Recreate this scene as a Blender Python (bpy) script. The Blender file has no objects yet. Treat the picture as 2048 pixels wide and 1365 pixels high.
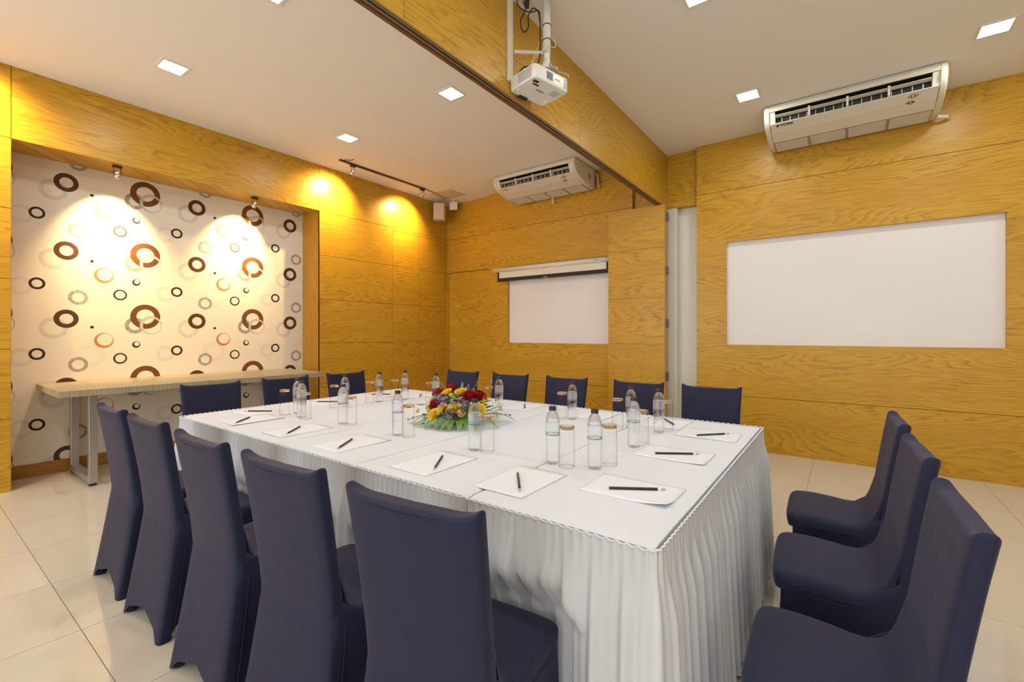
import bpy, math, random
from mathutils import Vector, Matrix
random.seed(7)
S = bpy.context.scene
COL = S.collection
PI = math.pi

# ------------------------------------------------------------------ camera, world, exposure
cam_d = bpy.data.cameras.new('camera')
cam_d.sensor_width = 36.0
cam_d.lens = 910.0 / 2048.0 * 36.0
cam_d.shift_y = (667.4 - 682.5) / 2048.0
cam_d.clip_start = 0.05
cam = bpy.data.objects.new('camera', cam_d)
COL.objects.link(cam)
cam.location = (0, 0, 1.27)
cam.rotation_euler = (PI / 2, 0, math.radians(36.047))
S.camera = cam
S.view_settings.view_transform = 'Standard'
S.view_settings.look = 'None'
S.view_settings.gamma = 1.0
S.view_settings.use_curve_mapping = False
S.view_settings.exposure = -0.18
w = bpy.data.worlds.new('world'); S.world = w; w.use_nodes = True
w.node_tree.nodes['Background'].inputs[0].default_value = (1.0, 0.9, 0.75, 1)
w.node_tree.nodes['Background'].inputs[1].default_value = 0.05
S.cycles.max_bounces = 8
S.cycles.diffuse_bounces = 4
S.cycles.glossy_bounces = 3
S.cycles.transmission_bounces = 8
S.cycles.transparent_max_bounces = 16
S.cycles.sample_clamp_indirect = 6.0
S.cycles.use_denoising = True
S.cycles.use_adaptive_sampling = True
S.cycles.adaptive_threshold = 0.1

LAMP_W = 7.6          # each recessed panel
SPOT_W = 190.0          # each halogen spot
LAMP_C = (0.975, 0.985, 1.0)
FILL_W = 105.0          # added fill behind the viewer, scaled per made-up opening
SPOT_C = (1.0, 0.66, 0.28)

# ------------------------------------------------------------------ materials
def mat(name, col=(.8, .8, .8), rough=.5, metal=0, spec=.5, **kw):
    m = bpy.data.materials.new(name); m.use_nodes = True
    b = m.node_tree.nodes['Principled BSDF']
    b.inputs['Base Color'].default_value = (*col, 1)
    b.inputs['Roughness'].default_value = rough
    b.inputs['Metallic'].default_value = metal
    b.inputs['Specular IOR Level'].default_value = spec
    for k, v in kw.items():
        b.inputs[k.replace('_', ' ')].default_value = v
    return m

class NT:
    """tiny node helper"""
    def __init__(s, m): s.m = m; s.t = m.node_tree; s.n = s.t.nodes; s.l = s.t.links
    def new(s, t, **kw):
        n = s.n.new(t)
        for k, v in kw.items(): setattr(n, k, v)
        return n
    def put(s, sock, v):
        if isinstance(v, bpy.types.NodeSocket): s.l.new(v, sock)
        elif isinstance(v, (tuple, list)) and sock.type == 'RGBA' and len(v) == 3: sock.default_value = (*v, 1)
        else: sock.default_value = v
    def math(s, op, a, b=0.0, c=None, clamp=False):
        n = s.new('ShaderNodeMath', operation=op, use_clamp=clamp)
        s.put(n.inputs[0], a); s.put(n.inputs[1], b)
        if c is not None: s.put(n.inputs[2], c)
        return n.outputs[0]
    def mix(s, f, a, b):
        n = s.new('ShaderNodeMix', data_type='RGBA')
        s.put(n.inputs[0], f); s.put(n.inputs[6], a); s.put(n.inputs[7], b)
        return n.outputs[2]
    def xyz(s, v):
        n = s.new('ShaderNodeSeparateXYZ'); s.l.new(v, n.inputs[0]); return n.outputs
    def vec(s, x, y, z=0.0):
        n = s.new('ShaderNodeCombineXYZ')
        for i, v in enumerate((x, y, z)): s.put(n.inputs[i], v)
        return n.outputs[0]
    def noise(s, v, scale=1.0, detail=3.0, rough=.5):
        n = s.new('ShaderNodeTexNoise'); s.put(n.inputs['Vector'], v)
        n.inputs['Scale'].default_value = scale; n.inputs['Detail'].default_value = detail
        n.inputs['Roughness'].default_value = rough
        return n.outputs[0]
    def obj(s): return s.new('ShaderNodeTexCoord').outputs['Object']
    def rand(s): return s.new('ShaderNodeObjectInfo').outputs['Random']
    def smooth(s, x, a, b):
        n = s.new('ShaderNodeMapRange', interpolation_type='SMOOTHSTEP')
        s.put(n.inputs[0], x); n.inputs[1].default_value = a; n.inputs[2].default_value = b
        return n.outputs[0]
    def bump(s, h, strength=.2, dist=.002):
        n = s.new('ShaderNodeBump'); n.inputs['Strength'].default_value = strength
        n.inputs['Distance'].default_value = dist; s.l.new(h, n.inputs['Height'])
        s.l.new(n.outputs[0], s.n['Principled BSDF'].inputs['Normal'])
    def base(s, c): s.l.new(c, s.n['Principled BSDF'].inputs['Base Color'])

def wood_mat(name, light, dark, vertical=False, rough=.36):
    m = mat(name, light, rough, spec=.36); N = NT(m)
    x, y, z = N.xyz(N.obj())
    r = N.rand()
    h = N.math('ADD', x, y)
    u, v = (z, h) if vertical else (h, z)
    u = N.math('ADD', u, N.math('MULTIPLY', r, 37.0))
    warp = N.noise(N.vec(N.math('MULTIPLY', u, .62), N.math('MULTIPLY', v, 2.7), N.math('MULTIPLY', r, 11.0)), 1.0, 1.0, .35)
    warp2 = N.noise(N.vec(N.math('MULTIPLY', u, 5.0), N.math('MULTIPLY', v, 34.0), r), 1.0, 2.0)
    band = N.math('ADD', N.math('MULTIPLY', v, 30.0), N.math('MULTIPLY', warp, 30.0))
    band = N.math('ADD', band, N.math('MULTIPLY', warp2, 1.3))
    ring = N.math('POWER', N.math('FRACT', band), 2.4)
    ring = N.math('MULTIPLY', ring, N.smooth(N.noise(N.vec(N.math('MULTIPLY', u, 6.0), N.math('MULTIPLY', v, 60.0), r), 1.0, 1.0), .22, .60))
    fine = N.noise(N.vec(N.math('MULTIPLY', u, 6.0), N.math('MULTIPLY', v, 230.0), r), 1.0, 2.0, .6)
    fine = N.smooth(fine, .44, .72)
    mask = N.math('ADD', N.math('MULTIPLY', ring, .62), N.math('MULTIPLY', fine, .42))
    big = N.noise(N.vec(N.math('MULTIPLY', u, .9), N.math('MULTIPLY', v, 5.0), N.math('ADD', r, 5.0)), 1.0, 2.0)
    mask = N.math('ADD', mask, N.math('MULTIPLY', N.math('SUBTRACT', big, .45), .45), clamp=True)
    N.base(N.mix(mask, light, dark))
    N.bump(mask, .05, .001)
    return m

OAK_L, OAK_D = (.60, .340, .027), (.30, .130, .006)
M = {}
M['oak'] = wood_mat('oak_veneer', OAK_L, OAK_D)
M['oak_v'] = wood_mat('oak_veneer_upright', (.52, .26, .026), (.32, .13, .009), True)
M['oak_edge'] = mat('oak_edge', (.50, .27, .045), .4)
M['groove'] = mat('groove_backing', (.16, .075, .015), .8)
M['oak_dark'] = wood_mat('brown_track_timber', (.20, .085, .025), (.11, .045, .014), rough=.4)
M['base'] = wood_mat('baseboard_oak', (.40, .185, .03), (.25, .10, .015))

def ceiling_mat():
    m = mat('ceiling_paint', (.80, .765, .70), .75, spec=.25); N = NT(m)
    n = N.noise(N.obj(), 1.3, 2.0)
    N.base(N.mix(N.math('MULTIPLY', n, .35), (.87, .85, .81), (.84, .815, .76)))
    return m
M['ceiling'] = ceiling_mat()
M['wall_white'] = mat('white_paint', (.74, .71, .61), .6)
M['board'] = mat('white_board_panel', (.80, .775, .75), .55, spec=.3)
M['cream'] = mat('cream_paint', (.74, .68, .55), .7)

def tile_mat():
    m = mat('polished_tile', (.66, .60, .47), .075, spec=.62); N = NT(m)
    n = N.noise(N.vec(*[o for o in N.xyz(N.new('ShaderNodeNewGeometry').outputs['Position'])]), 2.2, 4.0, .55)
    r = N.rand()
    f = N.math('ADD', N.math('MULTIPLY', n, .6), N.math('MULTIPLY', r, .25), clamp=True)
    N.base(N.mix(f, (.70, .645, .53), (.62, .565, .445)))
    return m
M['tile'] = tile_mat()
M['grout'] = mat('grout', (.34, .29, .21), .85)

def wallpaper_mat():
    m = mat('ring_wallpaper', (.80, .74, .64), .62, spec=.3); N = NT(m)
    x, y, z = N.xyz(N.obj())
    PY, PZ = 1.052, 0.630
    def wrapd(c, s, P):
        a = N.math('DIVIDE', N.math('SUBTRACT', s, c), P)
        a = N.math('SUBTRACT', N.math('FRACT', N.math('ADD', a, 40.5)), .5)
        return N.math('MULTIPLY', a, P)
    def polar(cy, cz):
        dy = wrapd(cy, y, PY); dz = wrapd(cz, z, PZ)
        r = N.math('SQRT', N.math('ADD', N.math('MULTIPLY', dy, dy), N.math('MULTIPLY', dz, dz)))
        return dy, dz, r
    def inside(r, R): return N.math('SUBTRACT', 1.0, N.smooth(r, R - .0012, R + .0012))
    def ring(cy, cz, R, Ri, ey=0.0, ez=0.0):
        dy, dz, r = polar(cy, cz)
        o = inside(r, R)
        if ey or ez:
            _, _, ri = polar(cy + ey, cz + ez)
        else: ri = r
        i = inside(ri, Ri)
        return N.math('MULTIPLY', o, N.math('SUBTRACT', 1.0, i)), dy, dz, r
    def spokes(dy, dz, n, thr):
        a = N.math('MULTIPLY', N.math('ARCTAN2', dz, dy), n / (2 * PI))
        nz = N.noise(N.vec(a, 0.0, 0.0), 1.0, 1.0)
        return N.smooth(nz, thr - .06, thr + .06)
    col = N.mix(N.math('MULTIPLY', N.noise(N.obj(), 3.0, 2.0), .3), (.78, .72, .61), (.73, .66, .53))
    GREY = (.46, .43, .38); BROWN = (.070, .028, .008); DARK = (.030, .016, .008)
    # faint wide ring beside the dark ring
    k, dy, dz, r = ring(.685, 1.688, .083, .050, .004, .004)
    lines = N.math('ADD', .45, N.math('MULTIPLY', N.math('SINE', N.math('MULTIPLY', r, 900.0)), .18))
    col = N.mix(N.math('MULTIPLY', k, lines), col, (.58, .54, .48))
    # concentric thin lines
    k, dy, dz, r = ring(1.141, 1.688, .120, .070, .008, .006)
    lines = N.smooth(N.math('SINE', N.math('MULTIPLY', r, 640.0)), .75, .95)
    col = N.mix(N.math('MULTIPLY', N.math('MULTIPLY', k, lines), .8), col, GREY)
    # faint fringe ring, medium brown ring
    k, dy, dz, r = ring(.891, 1.950, .097, .062)
    col = N.mix(N.math('MULTIPLY', N.math('MULTIPLY', k, spokes(dy, dz, 150, .46)), .75), col, (.50, .47, .42))
    k, dy, dz, r = ring(.976, 2.036, .085, .047, .001, -.001)
    s = N.smooth(N.math('SINE', N.math('MULTIPLY', r, 560.0)), .3, 1.0)
    col = N.mix(k, col, N.mix(N.math('MULTIPLY', s, .6), BROWN, (.17, .07, .016)))
    # dark ring
    k, dy, dz, r = ring(.787, 1.717, .053, .034)
    col = N.mix(k, col, DARK)
    # small fringe ring
    k, dy, dz, r = ring(1.057, 1.608, .070, .043)
    col = N.mix(N.math('MULTIPLY', k, spokes(dy, dz, 120, .47)), col, (.15, .14, .13))
    # orange ring
    k, dy, dz, r = ring(1.241, 1.832, .073, .058, .008, .008)
    col = N.mix(k, col, (.52, .20, .06))
    # dot, thin brown ring, small eccentric ring
    k, dy, dz, r = ring(1.154, 1.960, .014, .0001)
    col = N.mix(k, col, DARK)
    k, dy, dz, r = ring(1.364, 1.652, .054, .039, .001, 0.001)
    col = N.mix(k, col, (.05, .024, .010))
    k, dy, dz, r = ring(1.491, 1.787, .033, .021, .004, .006)
    col = N.mix(k, col, DARK)
    # dark fringe under the big ring
    k, dy, dz, r = ring(1.480, 1.980, .081, .046)
    col = N.mix(N.math('MULTIPLY', k, spokes(dy, dz, 130, .46)), col, (.14, .13, .12))
    # big ring
    k, dy, dz, r = ring(1.567, 2.072, .125, .074)
    s = spokes(dy, dz, 230, .5)
    col = N.mix(k, col, N.mix(s, (.060, .022, .006), (.24, .09, .014)))
    # grey ring linked through it
    k, dy, dz, r = ring(1.613, 1.985, .094, .076, .009, -.007)
    col = N.mix(k, col, (.50, .475, .43))
    N.base(col)
    return m
M['wallpaper'] = wallpaper_mat()

def fabric_mat(name, col, rough=.75, sheen=.35):
    m = mat(name, col, rough, spec=.25); N = NT(m)
    b = N.n['Principled BSDF']
    b.inputs['Sheen Weight'].default_value = sheen
    b.inputs['Sheen Roughness'].default_value = .45
    b.inputs['Sheen Tint'].default_value = (.55, .55, .75, 1)
    o = N.obj()
    n = N.noise(o, 420.0, 1.0)
    wv = N.noise(o, 11.0, 2.0)
    N.base(N.mix(n, tuple(c * .82 for c in col), tuple(c * 1.2 for c in col)))
    N.bump(N.math('ADD', N.math('MULTIPLY', n, .12), wv), .35, .006)
    return m
M['navy'] = fabric_mat('navy_stretch_fabric', (.0155, .0170, .046), .64, .13)
M['navy_seam'] = mat('navy_seam', (.012, .012, .03), .8)

def cloth_mat(name, col):
    m = mat(name, col, .8, spec=.2); N = NT(m)
    o = N.obj()
    n = N.noise(o, 300.0, 1.0); b2 = N.noise(o, 6.0, 3.0)
    N.bump(N.math('ADD', N.math('MULTIPLY', n, .08), b2), .18, .006)
    return m
M['cloth'] = cloth_mat('white_tablecloth', (.72, .745, .785))
M['skirt'] = cloth_mat('white_table_skirt', (.69, .70, .72))
M['paper'] = mat('paper', (.80, .825, .86), .6)
M['pencil'] = mat('pencil_navy_lacquer', (.012, .016, .035), .3)
M['pencil_wood'] = mat('pencil_wood', (.62, .38, .20), .7)
M['lead'] = mat('graphite', (.03, .03, .03), .4)
M['silver_print'] = mat('silver_print', (.5, .5, .52), .4)
M['white_pl'] = mat('white_plastic', (.78, .77, .72), .42)
M['ac_white'] = mat('air_conditioner_plastic', (.74, .70, .58), .38)
M['ac_panel'] = mat('air_conditioner_panel', (.74, .69, .60), .4)
M['grille_dark'] = mat('inlet_shadow_mesh', (.36, .32, .24), .6)
M['black'] = mat('black_plastic', (.015, .015, .016), .45)
M['cap'] = mat('bottle_cap_black', (.018, .018, .022), .4)
M['rubber'] = mat('black_rubber', (.02, .02, .02), .7)
M['cable_white'] = mat('white_cable_tie', (.80, .78, .70), .5)
M['chrome'] = mat('chrome', (.85, .82, .76), .12, 1.0)
M['steel'] = mat('brushed_steel', (.55, .53, .50), .36, .9)
M['bronze'] = mat('bronze_track', (.055, .032, .015), .5, .3)
M['alu'] = mat('aluminium_track', (.50, .45, .34), .4, .8)
M['hinge'] = mat('hinge_steel', (.22, .20, .16), .45, .7)
M['speaker'] = mat('speaker_beige', (.56, .50, .38), .6)
M['ap'] = mat('access_point_white', (.80, .70, .58), .45)
M['screen'] = mat('screen_fabric', (.76, .71, .62), .7)
M['screen_case'] = mat('screen_case', (.78, .74, .62), .45)
M['screen_black'] = mat('screen_border', (.018, .012, .008), .7)
M['green_print'] = mat('green_print', (.13, .22, .04), .6)
M['dark_print'] = mat('dark_print', (.03, .028, .025), .6)
M['gold_print'] = mat('gold_print', (.45, .30, .06), .5)
M['grey_print'] = mat('grey_print', (.30, .29, .28), .6)
M['patch'] = mat('ceiling_hatch', (.62, .56, .44), .8)
M['conduit'] = mat('conduit_white', (.74, .72, .66), .5)

def veneer_mat():
    m = mat('grey_oak_laminate', (.36, .30, .20), .35); N = NT(m)
    x, y, z = N.xyz(N.obj())
    n = N.noise(N.vec(N.math('MULTIPLY', x, 3.0), N.math('MULTIPLY', y, 260.0), N.math('MULTIPLY', z, 3.0)), 1.0, 2.0)
    N.base(N.mix(N.smooth(n, .35, .7), (.45, .375, .25), (.30, .245, .155)))
    return m
M['veneer'] = veneer_mat()

def emis(name, col, st):
    m = bpy.data.materials.new(name); m.use_nodes = True
    t = m.node_tree; t.nodes.clear()
    e = t.nodes.new('ShaderNodeEmission'); o = t.nodes.new('ShaderNodeOutputMaterial')
    e.inputs[0].default_value = (*col, 1); e.inputs[1].default_value = st
    t.links.new(e.outputs[0], o.inputs[0]); return m
M['lamp'] = emis('lit_diffuser', (1, .97, .9), 14.0)
M['bulb'] = emis('lit_halogen', (1, .75, .4), 30.0)

def thin_glass(name, tint, refl=1.0, edge=(.52, .50, .44)):
    m = bpy.data.materials.new(name); m.use_nodes = True
    t = m.node_tree; t.nodes.clear(); N = NT(m)
    tr = N.new('ShaderNodeBsdfTransparent')
    lw0 = N.new('ShaderNodeLayerWeight'); lw0.inputs[0].default_value = .5
    N.l.new(N.mix(N.math('POWER', lw0.outputs['Facing'], 3.5), tint, edge), tr.inputs[0])
    gl = N.new('ShaderNodeBsdfGlossy'); gl.inputs['Roughness'].default_value = .03
    lw = N.new('ShaderNodeLayerWeight'); lw.inputs[0].default_value = .5
    f = N.math('MULTIPLY', N.math('ADD', .014, N.math('MULTIPLY', N.math('POWER', lw.outputs['Facing'], 6.0), .6)), refl, clamp=True)
    mx = N.new('ShaderNodeMixShader'); N.l.new(f, mx.inputs[0])
    N.l.new(tr.outputs[0], mx.inputs[1]); N.l.new(gl.outputs[0], mx.inputs[2])
    o = N.new('ShaderNodeOutputMaterial'); N.l.new(mx.outputs[0], o.inputs[0])
    return m
M['glass_wall'] = thin_glass('tumbler_glass', (.99, .99, .985), .8)

def mixed_glass(name, ior, tint, k):
    m = bpy.data.materials.new(name); m.use_nodes = True
    t = m.node_tree; t.nodes.clear(); N = NT(m)
    g = N.new('ShaderNodeBsdfGlass'); g.inputs['IOR'].default_value = ior
    g.inputs['Roughness'].default_value = 0.0; g.inputs['Color'].default_value = (*tint, 1)
    tr = N.new('ShaderNodeBsdfTransparent'); tr.inputs[0].default_value = (*tint, 1)
    mx = N.new('ShaderNodeMixShader'); mx.inputs[0].default_value = k
    N.l.new(g.outputs[0], mx.inputs[1]); N.l.new(tr.outputs[0], mx.inputs[2])
    o = N.new('ShaderNodeOutputMaterial'); N.l.new(mx.outputs[0], o.inputs[0])
    return m
M['glass_base'] = mixed_glass('tumbler_base_glass', 1.5, (.96, .93, .86), .1)
M['water'] = mixed_glass('bottled_water', 1.33, (.985, .992, 1.0), .45)

def label_mat():
    m = bpy.data.materials.new('bottle_label_film'); m.use_nodes = True
    t = m.node_tree; t.nodes.clear(); N = NT(m)
    x, y, z = N.xyz(N.obj())
    a = N.math('ARCTAN2', y, x)
    # rope band at the bottom of the label
    zc = N.math('ADD', .1185, N.math('MULTIPLY', N.math('SINE', N.math('MULTIPLY', a, 14.0)), .0012))
    band = N.math('SUBTRACT', 1.0, N.smooth(N.math('ABSOLUTE', N.math('SUBTRACT', z, zc)), .0024, .0034))
    br = N.smooth(N.math('SINE', N.math('ADD', N.math('MULTIPLY', a, 28.0), N.math('MULTIPLY', z, 700.0))), -.5, .0)
    band = N.math('MULTIPLY', band, br)
    # sun-wheel emblem, front and back
    def emblem(a0):
        d = N.math('SUBTRACT', a, a0)
        dx = N.math('MULTIPLY', d, .0286); dz = N.math('SUBTRACT', z, .146)
        r = N.math('SQRT', N.math('ADD', N.math('MULTIPLY', dx, dx), N.math('MULTIPLY', dz, dz)))
        th = N.math('ARCTAN2', dz, dx)
        sp = N.smooth(N.math('SINE', N.math('MULTIPLY', th, 8.0)), .2, .6)
        rr = N.math('MULTIPLY', N.smooth(r, .0028, .0036), N.math('SUBTRACT', 1.0, N.smooth(r, .0092, .0100)))
        txt = N.math('MULTIPLY', N.math('SUBTRACT', 1.0, N.smooth(N.math('ABSOLUTE', N.math('SUBTRACT', z, .1300)), .0006, .0010)),
                     N.math('SUBTRACT', 1.0, N.smooth(N.math('ABSOLUTE', dx), .008, .009)))
        return N.math('MAXIMUM', N.math('MULTIPLY', rr, sp), N.math('MULTIPLY', txt, .6))
    mask = N.math('MAXIMUM', N.math('MULTIPLY', N.math('MAXIMUM', emblem(0.0), emblem(PI * .98)), .9), band, clamp=True)
    tr = N.new('ShaderNodeBsdfTransparent')
    wh = N.new('ShaderNodeBsdfDiffuse'); wh.inputs[0].default_value = (.86, .88, .90, 1)
    nv = N.new('ShaderNodeBsdfDiffuse'); nv.inputs[0].default_value = (.03, .045, .11, 1)
    m1 = N.new('ShaderNodeMixShader'); m1.inputs[0].default_value = .20
    N.l.new(tr.outputs[0], m1.inputs[1]); N.l.new(wh.outputs[0], m1.inputs[2])
    m2 = N.new('ShaderNodeMixShader'); N.l.new(mask, m2.inputs[0])
    N.l.new(m1.outputs[0], m2.inputs[1]); N.l.new(nv.outputs[0], m2.inputs[2])
    o = N.new('ShaderNodeOutputMaterial'); N.l.new(m2.outputs[0], o.inputs[0])
    return m
M['label'] = label_mat()

def leaf_mat(name, c1, c2):
    m = mat(name, c1, .5); N = NT(m)
    N.base(N.mix(N.rand(), c1, c2)); return m
M['rose'] = leaf_mat('red_rose_petal', (.33, .004, .008), (.40, .008, .010))
M['yellow'] = leaf_mat('yellow_petal', (.88, .56, .015), (.90, .66, .04))
M['lime'] = leaf_mat('lime_yellow_petal', (.80, .70, .10), (.86, .80, .30))
M['creamf'] = leaf_mat('cream_petal', (.82, .66, .42), (.85, .76, .55))
M['whitef'] = leaf_mat('white_petal', (.82, .80, .70), (.82, .80, .70))
M['pinkf'] = leaf_mat('salmon_petal', (.75, .30, .16), (.78, .38, .24))
M['purple'] = leaf_mat('mauve_grey_petal', (.14, .10, .15), (.26, .20, .27))
M['plum'] = leaf_mat('plum_petal', (.06, .012, .025), (.10, .02, .035))
M['green'] = leaf_mat('green_leaf', (.06, .17, .025), (.13, .28, .05))
M['fern'] = leaf_mat('fern_leaf', (.16, .34, .045), (.22, .42, .08))
M['euca'] = leaf_mat('eucalyptus_leaf', (.16, .24, .17), (.26, .34, .26))
M['stem'] = mat('green_stem', (.10, .16, .05), .6)

# ------------------------------------------------------------------ mesh helpers
class MB:
    def __init__(s): s.v = []; s.f = []
    def add(s, vs, fs):
        o = len(s.v); s.v += [tuple(p) for p in vs]; s.f += [tuple(i + o for i in f) for f in fs]; return s
    def box(s, x0, x1, y0, y1, z0, z1):
        return s.add([(x0, y0, z0), (x1, y0, z0), (x1, y1, z0), (x0, y1, z0), (x0, y0, z1), (x1, y0, z1), (x1, y1, z1), (x0, y1, z1)],
                     [(0, 3, 2, 1), (4, 5, 6, 7), (0, 1, 5, 4), (1, 2, 6, 5), (2, 3, 7, 6), (3, 0, 4, 7)])
    def prism(s, poly, axis, a, b):
        """poly of 2D points extruded along axis ('x','y','z') from a to b"""
        n = len(poly)
        def P(p, t): return {'x': (t, p[0], p[1]), 'y': (p[0], t, p[1]), 'z': (p[0], p[1], t)}[axis]
        vs = [P(p, a) for p in poly] + [P(p, b) for p in poly]
        fs = [tuple(range(n))[::-1], tuple(range(n, 2 * n))] + [(i, (i + 1) % n, n + (i + 1) % n, n + i) for i in range(n)]
        return s.add(vs, fs)
    def tube(s, pts, r, seg=8, cap=True):
        pts = [Vector(p) for p in pts]; n = len(pts); vs = []; fs = []
        rs = r if isinstance(r, (list, tuple)) else [r] * n
        prev = None
        for i, p in enumerate(pts):
            d = (pts[min(i + 1, n - 1)] - pts[max(i - 1, 0)]).normalized()
            if prev is None:
                a = d.cross(Vector((0, 0, 1)))
                if a.length < 1e-3: a = d.cross(Vector((1, 0, 0)))
            else: a = prev - d * prev.dot(d)
            a.normalize(); prev = a; b = d.cross(a)
            for k in range(seg):
                t = 2 * PI * k / seg
                vs.append(p + (a * math.cos(t) + b * math.sin(t)) * rs[i])
        for i in range(n - 1):
            for k in range(seg):
                fs.append((i * seg + k, i * seg + (k + 1) % seg, (i + 1) * seg + (k + 1) % seg, (i + 1) * seg + k))
        if cap:
            fs.append(tuple(range(seg))[::-1]); fs.append(tuple((n - 1) * seg + k for k in range(seg)))
        return s.add(vs, fs)
    def lathe(s, prof, seg=24, c=(0, 0, 0), close=True, flip=False):
        vs = []; fs = []; n = len(prof)
        for (r, z) in prof:
            for k in range(seg):
                t = 2 * PI * k / seg
                vs.append((c[0] + r * math.cos(t), c[1] + r * math.sin(t), c[2] + z))
        for i in range(n - 1):
            for k in range(seg):
                q = (i * seg + k, i * seg + (k + 1) % seg, (i + 1) * seg + (k + 1) % seg, (i + 1) * seg + k)
                fs.append(q[::-1] if flip else q)
        if close:
            q = tuple(range(seg))[::-1]; fs.append(q[::-1] if flip else q)
            q = tuple((n - 1) * seg + k for k in range(seg)); fs.append(q[::-1] if flip else q)
        return s.add(vs, fs)
    def grid(s, fn, nu, nv, wrap=False):
        vs = [fn(i / (nu if wrap else nu - 1), j / (nv - 1)) for j in range(nv) for i in range(nu)]
        fs = []
        for j in range(nv - 1):
            for i in range(nu if wrap else nu - 1):
                i2 = (i + 1) % nu
                fs.append((j * nu + i, j * nu + i2, (j + 1) * nu + i2, (j + 1) * nu + i))
        return s.add(vs, fs)
    def mesh(s, name, m=None, smooth=False, fix=False):
        me = bpy.data.meshes.new(name); me.from_pydata(s.v, [], s.f); me.update()
        if fix:
            import bmesh
            b = bmesh.new(); b.from_mesh(me); bmesh.ops.recalc_face_normals(b, faces=b.faces); b.to_mesh(me); b.free()
        if m is not None: me.materials.append(M[m] if isinstance(m, str) else m)
        if smooth: me.polygons.foreach_set('use_smooth', [True] * len(me.polygons))
        return me
    def build(s, name, m, parent=None, smooth=False, bevel=0, fix=False, loc=None, angle=None):
        me = s.mesh(name, m, smooth, fix)
        return link(name, me, parent, bevel, loc, angle)

def link(name, me, parent=None, bevel=0, loc=None, angle=None):
    o = bpy.data.objects.new(name, me); COL.objects.link(o)
    if parent is not None: o.parent = parent
    if loc is not None: o.location = loc
    if bevel:
        b = o.modifiers.new('bevel', 'BEVEL'); b.width = bevel; b.segments = 2; b.limit_method = 'ANGLE'
    return o

def tag(o, label, cat, group=None, kind=None):
    o['label'] = label; o['category'] = cat
    if group: o['group'] = group
    if kind: o['kind'] = kind
    return o
def empty(name, loc=(0, 0, 0), rz=0):
    o = bpy.data.objects.new(name, None); COL.objects.link(o)
    o.location = loc; o.rotation_euler = (0, 0, rz); o.empty_display_size = .05
    return o
def copy_tree(o, parent=None):
    c = o.copy(); COL.objects.link(c)
    if parent is not None: c.parent = parent
    for ch in list(o.children): copy_tree(ch, c)
    return c
def smooth_by_angle(o, a=40):
    me = o.data
    me.polygons.foreach_set('use_smooth', [True] * len(me.polygons))
    import bmesh
    b = bmesh.new(); b.from_mesh(me)
    for e in b.edges:
        if len(e.link_faces) == 2 and e.calc_face_angle(0) > math.radians(a): e.smooth = False
    b.to_mesh(me); b.free()
def text_obj(name, txt, size, m, parent, origin, xdir, ydir, align='LEFT', extrude=.0004, shear=0, bold=0):
    cu = bpy.data.curves.new(name, 'FONT'); cu.body = txt; cu.size = size; cu.extrude = extrude
    cu.align_x = align; cu.shear = shear; cu.offset = bold
    t = bpy.data.objects.new(name + '_tmp', cu); COL.objects.link(t)
    dg = bpy.context.evaluated_depsgraph_get()
    me = bpy.data.meshes.new_from_object(t.evaluated_get(dg))
    bpy.data.objects.remove(t); bpy.data.curves.remove(cu)
    me.name = name; me.materials.clear(); me.materials.append(M[m])
    X = Vector(xdir).normalized(); Y = Vector(ydir).normalized(); Z = X.cross(Y)
    mt = Matrix(((X.x, Y.x, Z.x, origin[0]), (X.y, Y.y, Z.y, origin[1]), (X.z, Y.z, Z.z, origin[2]), (0, 0, 0, 1)))
    me.transform(mt); me.update()
    return link(name, me, parent)

# ------------------------------------------------------------------ room dimensions
CZ = 3.425                       # ceiling height
XL, XN = -5.41, -5.81            # left wall face, niche back
YP, YR = 5.51, 5.57              # back wall: proud panels, recessed parts
XR, YF = 3.6, -3.2               # far right wall, wall behind the camera
Z = [0.0, .583, 1.145, 1.710, 2.277, 2.842, CZ]
G = .0022                        # half a groove

# floor ------------------------------------------------------------
fl = MB().box(-5.9, XR + .1, YF - .1, 5.8, -.06, -.0025).build('floor', 'grout')
tag(fl, 'polished beige porcelain tile floor of the whole room', 'floor', kind='structure')
tile_me = MB().box(-.2984, .2984, -.2984, .2984, -.012, 0).mesh('floor_tile', 'tile')
for i in range(-11, 6):
    for j in range(-7, 9):
        x, y = .36 + .6 * i + .3, .49 + .6 * j + .3
        if x - .3 > XR or y - .3 > 5.7 or x + .3 < -5.85 or y + .3 < YF: continue
        link('floor_tile', tile_me, fl, loc=(x, y, 0))

# ceiling ----------------------------------------------------------
ce = MB().box(-5.9, XR + .1, YF - .1, 5.8, CZ, CZ + .1).build('ceiling', 'ceiling')
tag(ce, 'plain off-white plaster ceiling over both halves of the room', 'ceiling', kind='structure')
MB().box(-5.19, -4.735, 4.93, 5.30, CZ - .004, CZ + .01).build('access_hatch', 'patch', ce)

def panel(parent, x0, x1, y0, y1, z0, z1, m='oak', name='wood_panel'):
    return MB().box(x0, x1, y0, y1, z0, z1).build(name, m, parent)

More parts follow.
